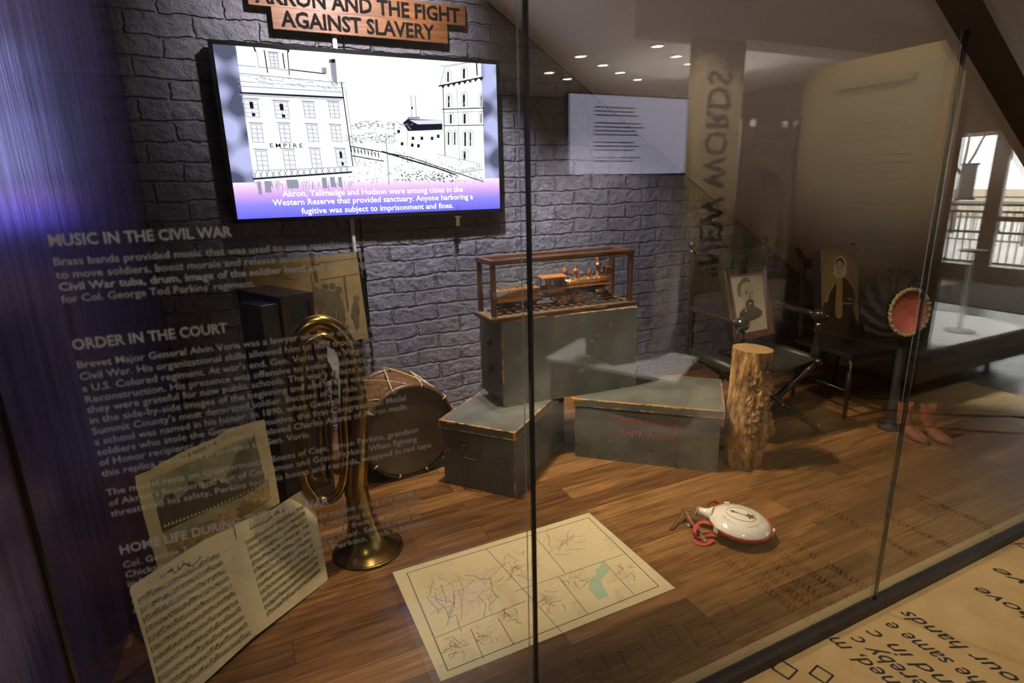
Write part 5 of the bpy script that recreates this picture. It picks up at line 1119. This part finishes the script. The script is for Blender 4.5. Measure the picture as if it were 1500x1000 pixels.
tl.build('text_lines', mat('panel_text', (.17, .14, .10), .8), ff)
ac2 = thing('acrylic_stand', 'clear acrylic post with round foot standing on the white plinth', 'stand', V(5.02, 2.42, .331))
m_acr = mat('clear_acrylic', (.75, .76, .76), .15, alpha=.45, coat=.5)
MB().lathe([(.0001, 0), (.10, 0), (.10, .012), (.03, .018), (.0001, .018)], 32).build('foot', m_acr, ac2); MB().tube([(0, 0, .015), (0, 0, .62)], .016, 14).build('post', m_acr, ac2); MB().lathe([(.0001, .62), (.09, .62), (.09, .632), (.0001, .632)], 28).build('top_plate', mat('stand_plate', (.22, .20, .18), .4), ac2)
# kiosk: white base, grey pillar, bright text screen
kk = thing('kiosk', 'white kiosk base with grey pillar carrying a bright lavender text screen', 'kiosk', V(1.935, 3.51, -.02))
kx, ky = Vector((.45, .87, 0)), Vector((.51, -.345, 0))
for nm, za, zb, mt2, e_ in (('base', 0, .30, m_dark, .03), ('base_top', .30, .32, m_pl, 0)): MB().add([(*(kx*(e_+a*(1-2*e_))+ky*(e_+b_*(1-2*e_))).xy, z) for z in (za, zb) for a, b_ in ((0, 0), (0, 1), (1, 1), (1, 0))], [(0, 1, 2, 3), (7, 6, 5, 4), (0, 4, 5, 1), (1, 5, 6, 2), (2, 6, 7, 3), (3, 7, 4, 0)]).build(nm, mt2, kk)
MB().lo((.30, .06, .32), (.615, .41, 1.60)).build('pillar', mat('pillar_grey', (.10, .10, .11), .5), kk)
sx0, sx1 = -.08, .80
MB().lo((sx0-.01, .41, 1.575), (sx1+.01, .455, 2.045)).build('screen_housing', m_black, kk)
ssx = MB().lo((sx0, .455, 1.585), (sx1, .458, 2.035)).build('screen', emis('lavender_screen', (.70, .68, .88), 2.6), kk)
kt = MB(); rr = random.Random(6)
for k in range(15):
    if k in (3, 8, 12): continue
    kt.lo((sx0+.17, .458, 1.965-k*.022), (sx0+.17+.37-rr.random()*.1, .459, 1.972-k*.022))
kt.build('screen_text', emis('screen_text_grey', (.20, .19, .26)), kk)
# pillar sign NEW WORDS
ns = thing('pillar_sign', 'tall tan pillar sign with large vertical letters NEW WORDS', 'sign', V(4.57, 5.0, -.02))
MB().lo((0, -.10, 0), (.68, 0, 3.25)).build('board', m_pan, ns)
text('\u201cNEW WORDS\u201d', .46, mat('sign_grey_letters', (.07, .06, .05), .7), 'lettering', ns, axes((.52, .002, .55), (0, 0, 1), (-1, 0, 0)) if False else axes((.20, .003, .45), (0, 0, 1), (1, 0, 0)) if False else Matrix(((0, 1, 0, .18), (0, 0, 1, .003), (1, 0, 0, .45), (0, 0, 0, 1))), 2.35, bold=.02)
# triangular board kiosk MASTODONS ROAMED HERE
mk = thing('board_kiosk', 'three sided board kiosk headed MASTODONS ROAMED HERE', 'kiosk', V(7.35, 7.0, -.02))
for x0_, x1_ in ((.03, .30), (.35, 1.02), (1.10, 1.28)): MB().lo((x0_, -.06, .2), (x1_, 0, 2.36)).build('board', m_pan, mk)
for x_ in (0, .30, 1.02, 1.28): MB().lo((x_, -.09, 0), (x_+.06, .02, 2.46)).build('corner_post', m_plg, mk)
for i, s_ in enumerate(('MASTODONS', 'ROAMED', 'HERE')): text(s_, .085, m_ink, 'heading', mk, Matrix(((-1, 0, 0, .70), (0, 0, 1, .004), (0, 1, 0, 2.18-i*.10), (0, 0, 0, 1))), None, 'CENTER', bold=.02)
an = MB(); MKM = Matrix(((-1, 0, 0, .70), (0, 0, 1, .004), (0, 1, 0, 0), (0, 0, 0, 1)))
an.poly([(-.25, 1.42), (-.24, 1.58), (-.16, 1.66), (.02, 1.68), (.10, 1.74), (.19, 1.72), (.22, 1.62), (.27, 1.48), (.23, 1.48), (.18, 1.58), (.14, 1.56), (.13, 1.40), (.07, 1.40), (.06, 1.52), (-.12, 1.52), (-.14, 1.40), (-.20, 1.40), (-.2, 1.5)], 0, MKM)
an.build('animal_picture', m_ink, mk)
MB().poly([(-.18, .95), (-.20, 1.12), (-.05, 1.22), (.06, 1.30), (.09, 1.18), (.2, 1.12), (.16, .95), (.04, .85), (-.1, .86)], 0, MKM).build('skull_picture', m_plg, mk)
# downlights
m_dl = emis('downlight_glow', (1, .93, .80), 16); m_trimr = mat('downlight_trim', (.7, .7, .68), .4)
dl0 = None
DL = [(4.85, 7.68), (5.01, 8.89), (5.52, 8.10), (5.51, 6.80), (6.20, 7.22), (6.77, 7.58), (6.15, 8.52), (6.84, 8.95), (5.59, 9.28)]
where = ('nearest the lavender screen', 'far left, above the brick edge', 'in the middle of the left pair', 'largest and nearest, at the top', 'second of the right hand row', 'last of the right hand row', 'behind the middle one', 'farthest right in the back row', 'faint, farthest back by the soffit edge')
for i, (x, yv) in enumerate(DL):
    if dl0 is None:
        o = dl0 = thing('downlight', 'round recessed ceiling downlight', 'ceiling light', (0, 0, 0), 0, 'recessed ceiling downlights'); MB().lathe([(.085, -.012), (.10, -.010), (.10, 0), (.085, 0)], 24, None, False).build('trim_ring', m_trimr, o); MB().lathe([(.0001, -.006), (.085, -.006)], 24, None, False).build('lamp', m_dl, o)
    else: o = copy_tree(dl0)
    o.location = V(x, yv, 3.3); o['label'] = 'round recessed ceiling downlight, '+where[i]
    l = light('SPOT', 'downlight_beam', V(x, yv, 3.26), V(x, yv, 0), 22, (1, .9, .76), .05, angle=120, blend=1)
bh_ = hall(4.0, 10, 4.9, 5.3, 2.95, 3.3); struct('trim_10', bh_, m_ceil, 'dropped ceiling bulkhead in the hall')

# parchment floor graphic with handwriting
m_parch = mat('parchment_print', (.60, .42, .20), .45, var=.16, vscale=9, stretch=(1, 1, 1), bump=.05, bscale=40, col2=(.50, .33, .145))
fg = thing('floor_graphic', 'tan parchment floor graphic with black handwriting along the foot of the case', 'floor graphic', (0, 0, -.02))
MB().lo((.55, -.35, 0), (4.9, G-.023, .002)).build('sheet', m_parch, fg)
def hand(s, x, y, size, w=None): # the lines run towards the glass
    text(s, size, m_ink, 'handwriting', fg, Matrix(((0, -1, 0, x), (1, 0, 0, y), (0, 0, 1, .003), (0, 0, 0, 1))), w, shear=.45, bold=.004)
for s, x, y, w in (('our hands', 2.03, .63, .345), ('and the same e', 1.925, .53, .44), ('and in c', 1.835, .68, .30), ('do hereby c', 1.76, .60, .38), ('undersigned, m', 1.69, .52, .49), ('all land above', 2.40, .40, .53), ('Ohio & Canal', 2.90, .14, .82), ('above', 2.59, .66, .30), ('ri', 2.86, .95, .07)):
    hand(s, x, y, .082, w)
sq_ = MB()
for (x, y, s, a) in ((1.415, .997, .055, .2), (1.30, .86, .10, .25), (1.17, .80, .09, .2), (1.44, .80, .07, .3), (1.02, .84, .09, .2), (1.50, .93, .05, .2), (.88, .80, .08, .2)):
    c_, s_ = math.cos(a), math.sin(a); sq_.line([(x+s*(c_*u-s_*v), y+s*(s_*u+c_*v)) for u, v in ((-.5, -.5), (.5, -.5), (.5, .5), (-.5, .5))], .006, .0032, None, True)
sq_.build('outlined_squares', m_ink, fg)
fl2 = MB()
for pts in (((4.3, .62), (3.95, .35), (3.7, .12), (3.58, -.02)), ((4.5, .40), (4.1, .14), (3.85, -.10), (3.7, -.3)), ((4.62, .62), (4.5, .45), (4.42, .35))):
    cpt = catmull([Vector((*p, 0)) for p in pts], 10); 
    for i in range(len(cpt)-1): fl2.line([cpt[i], cpt[i+1]], .012+.03*math.sin(PI*i/len(cpt)), .0032)
fl2.build('pen_flourish', m_ink, fg)
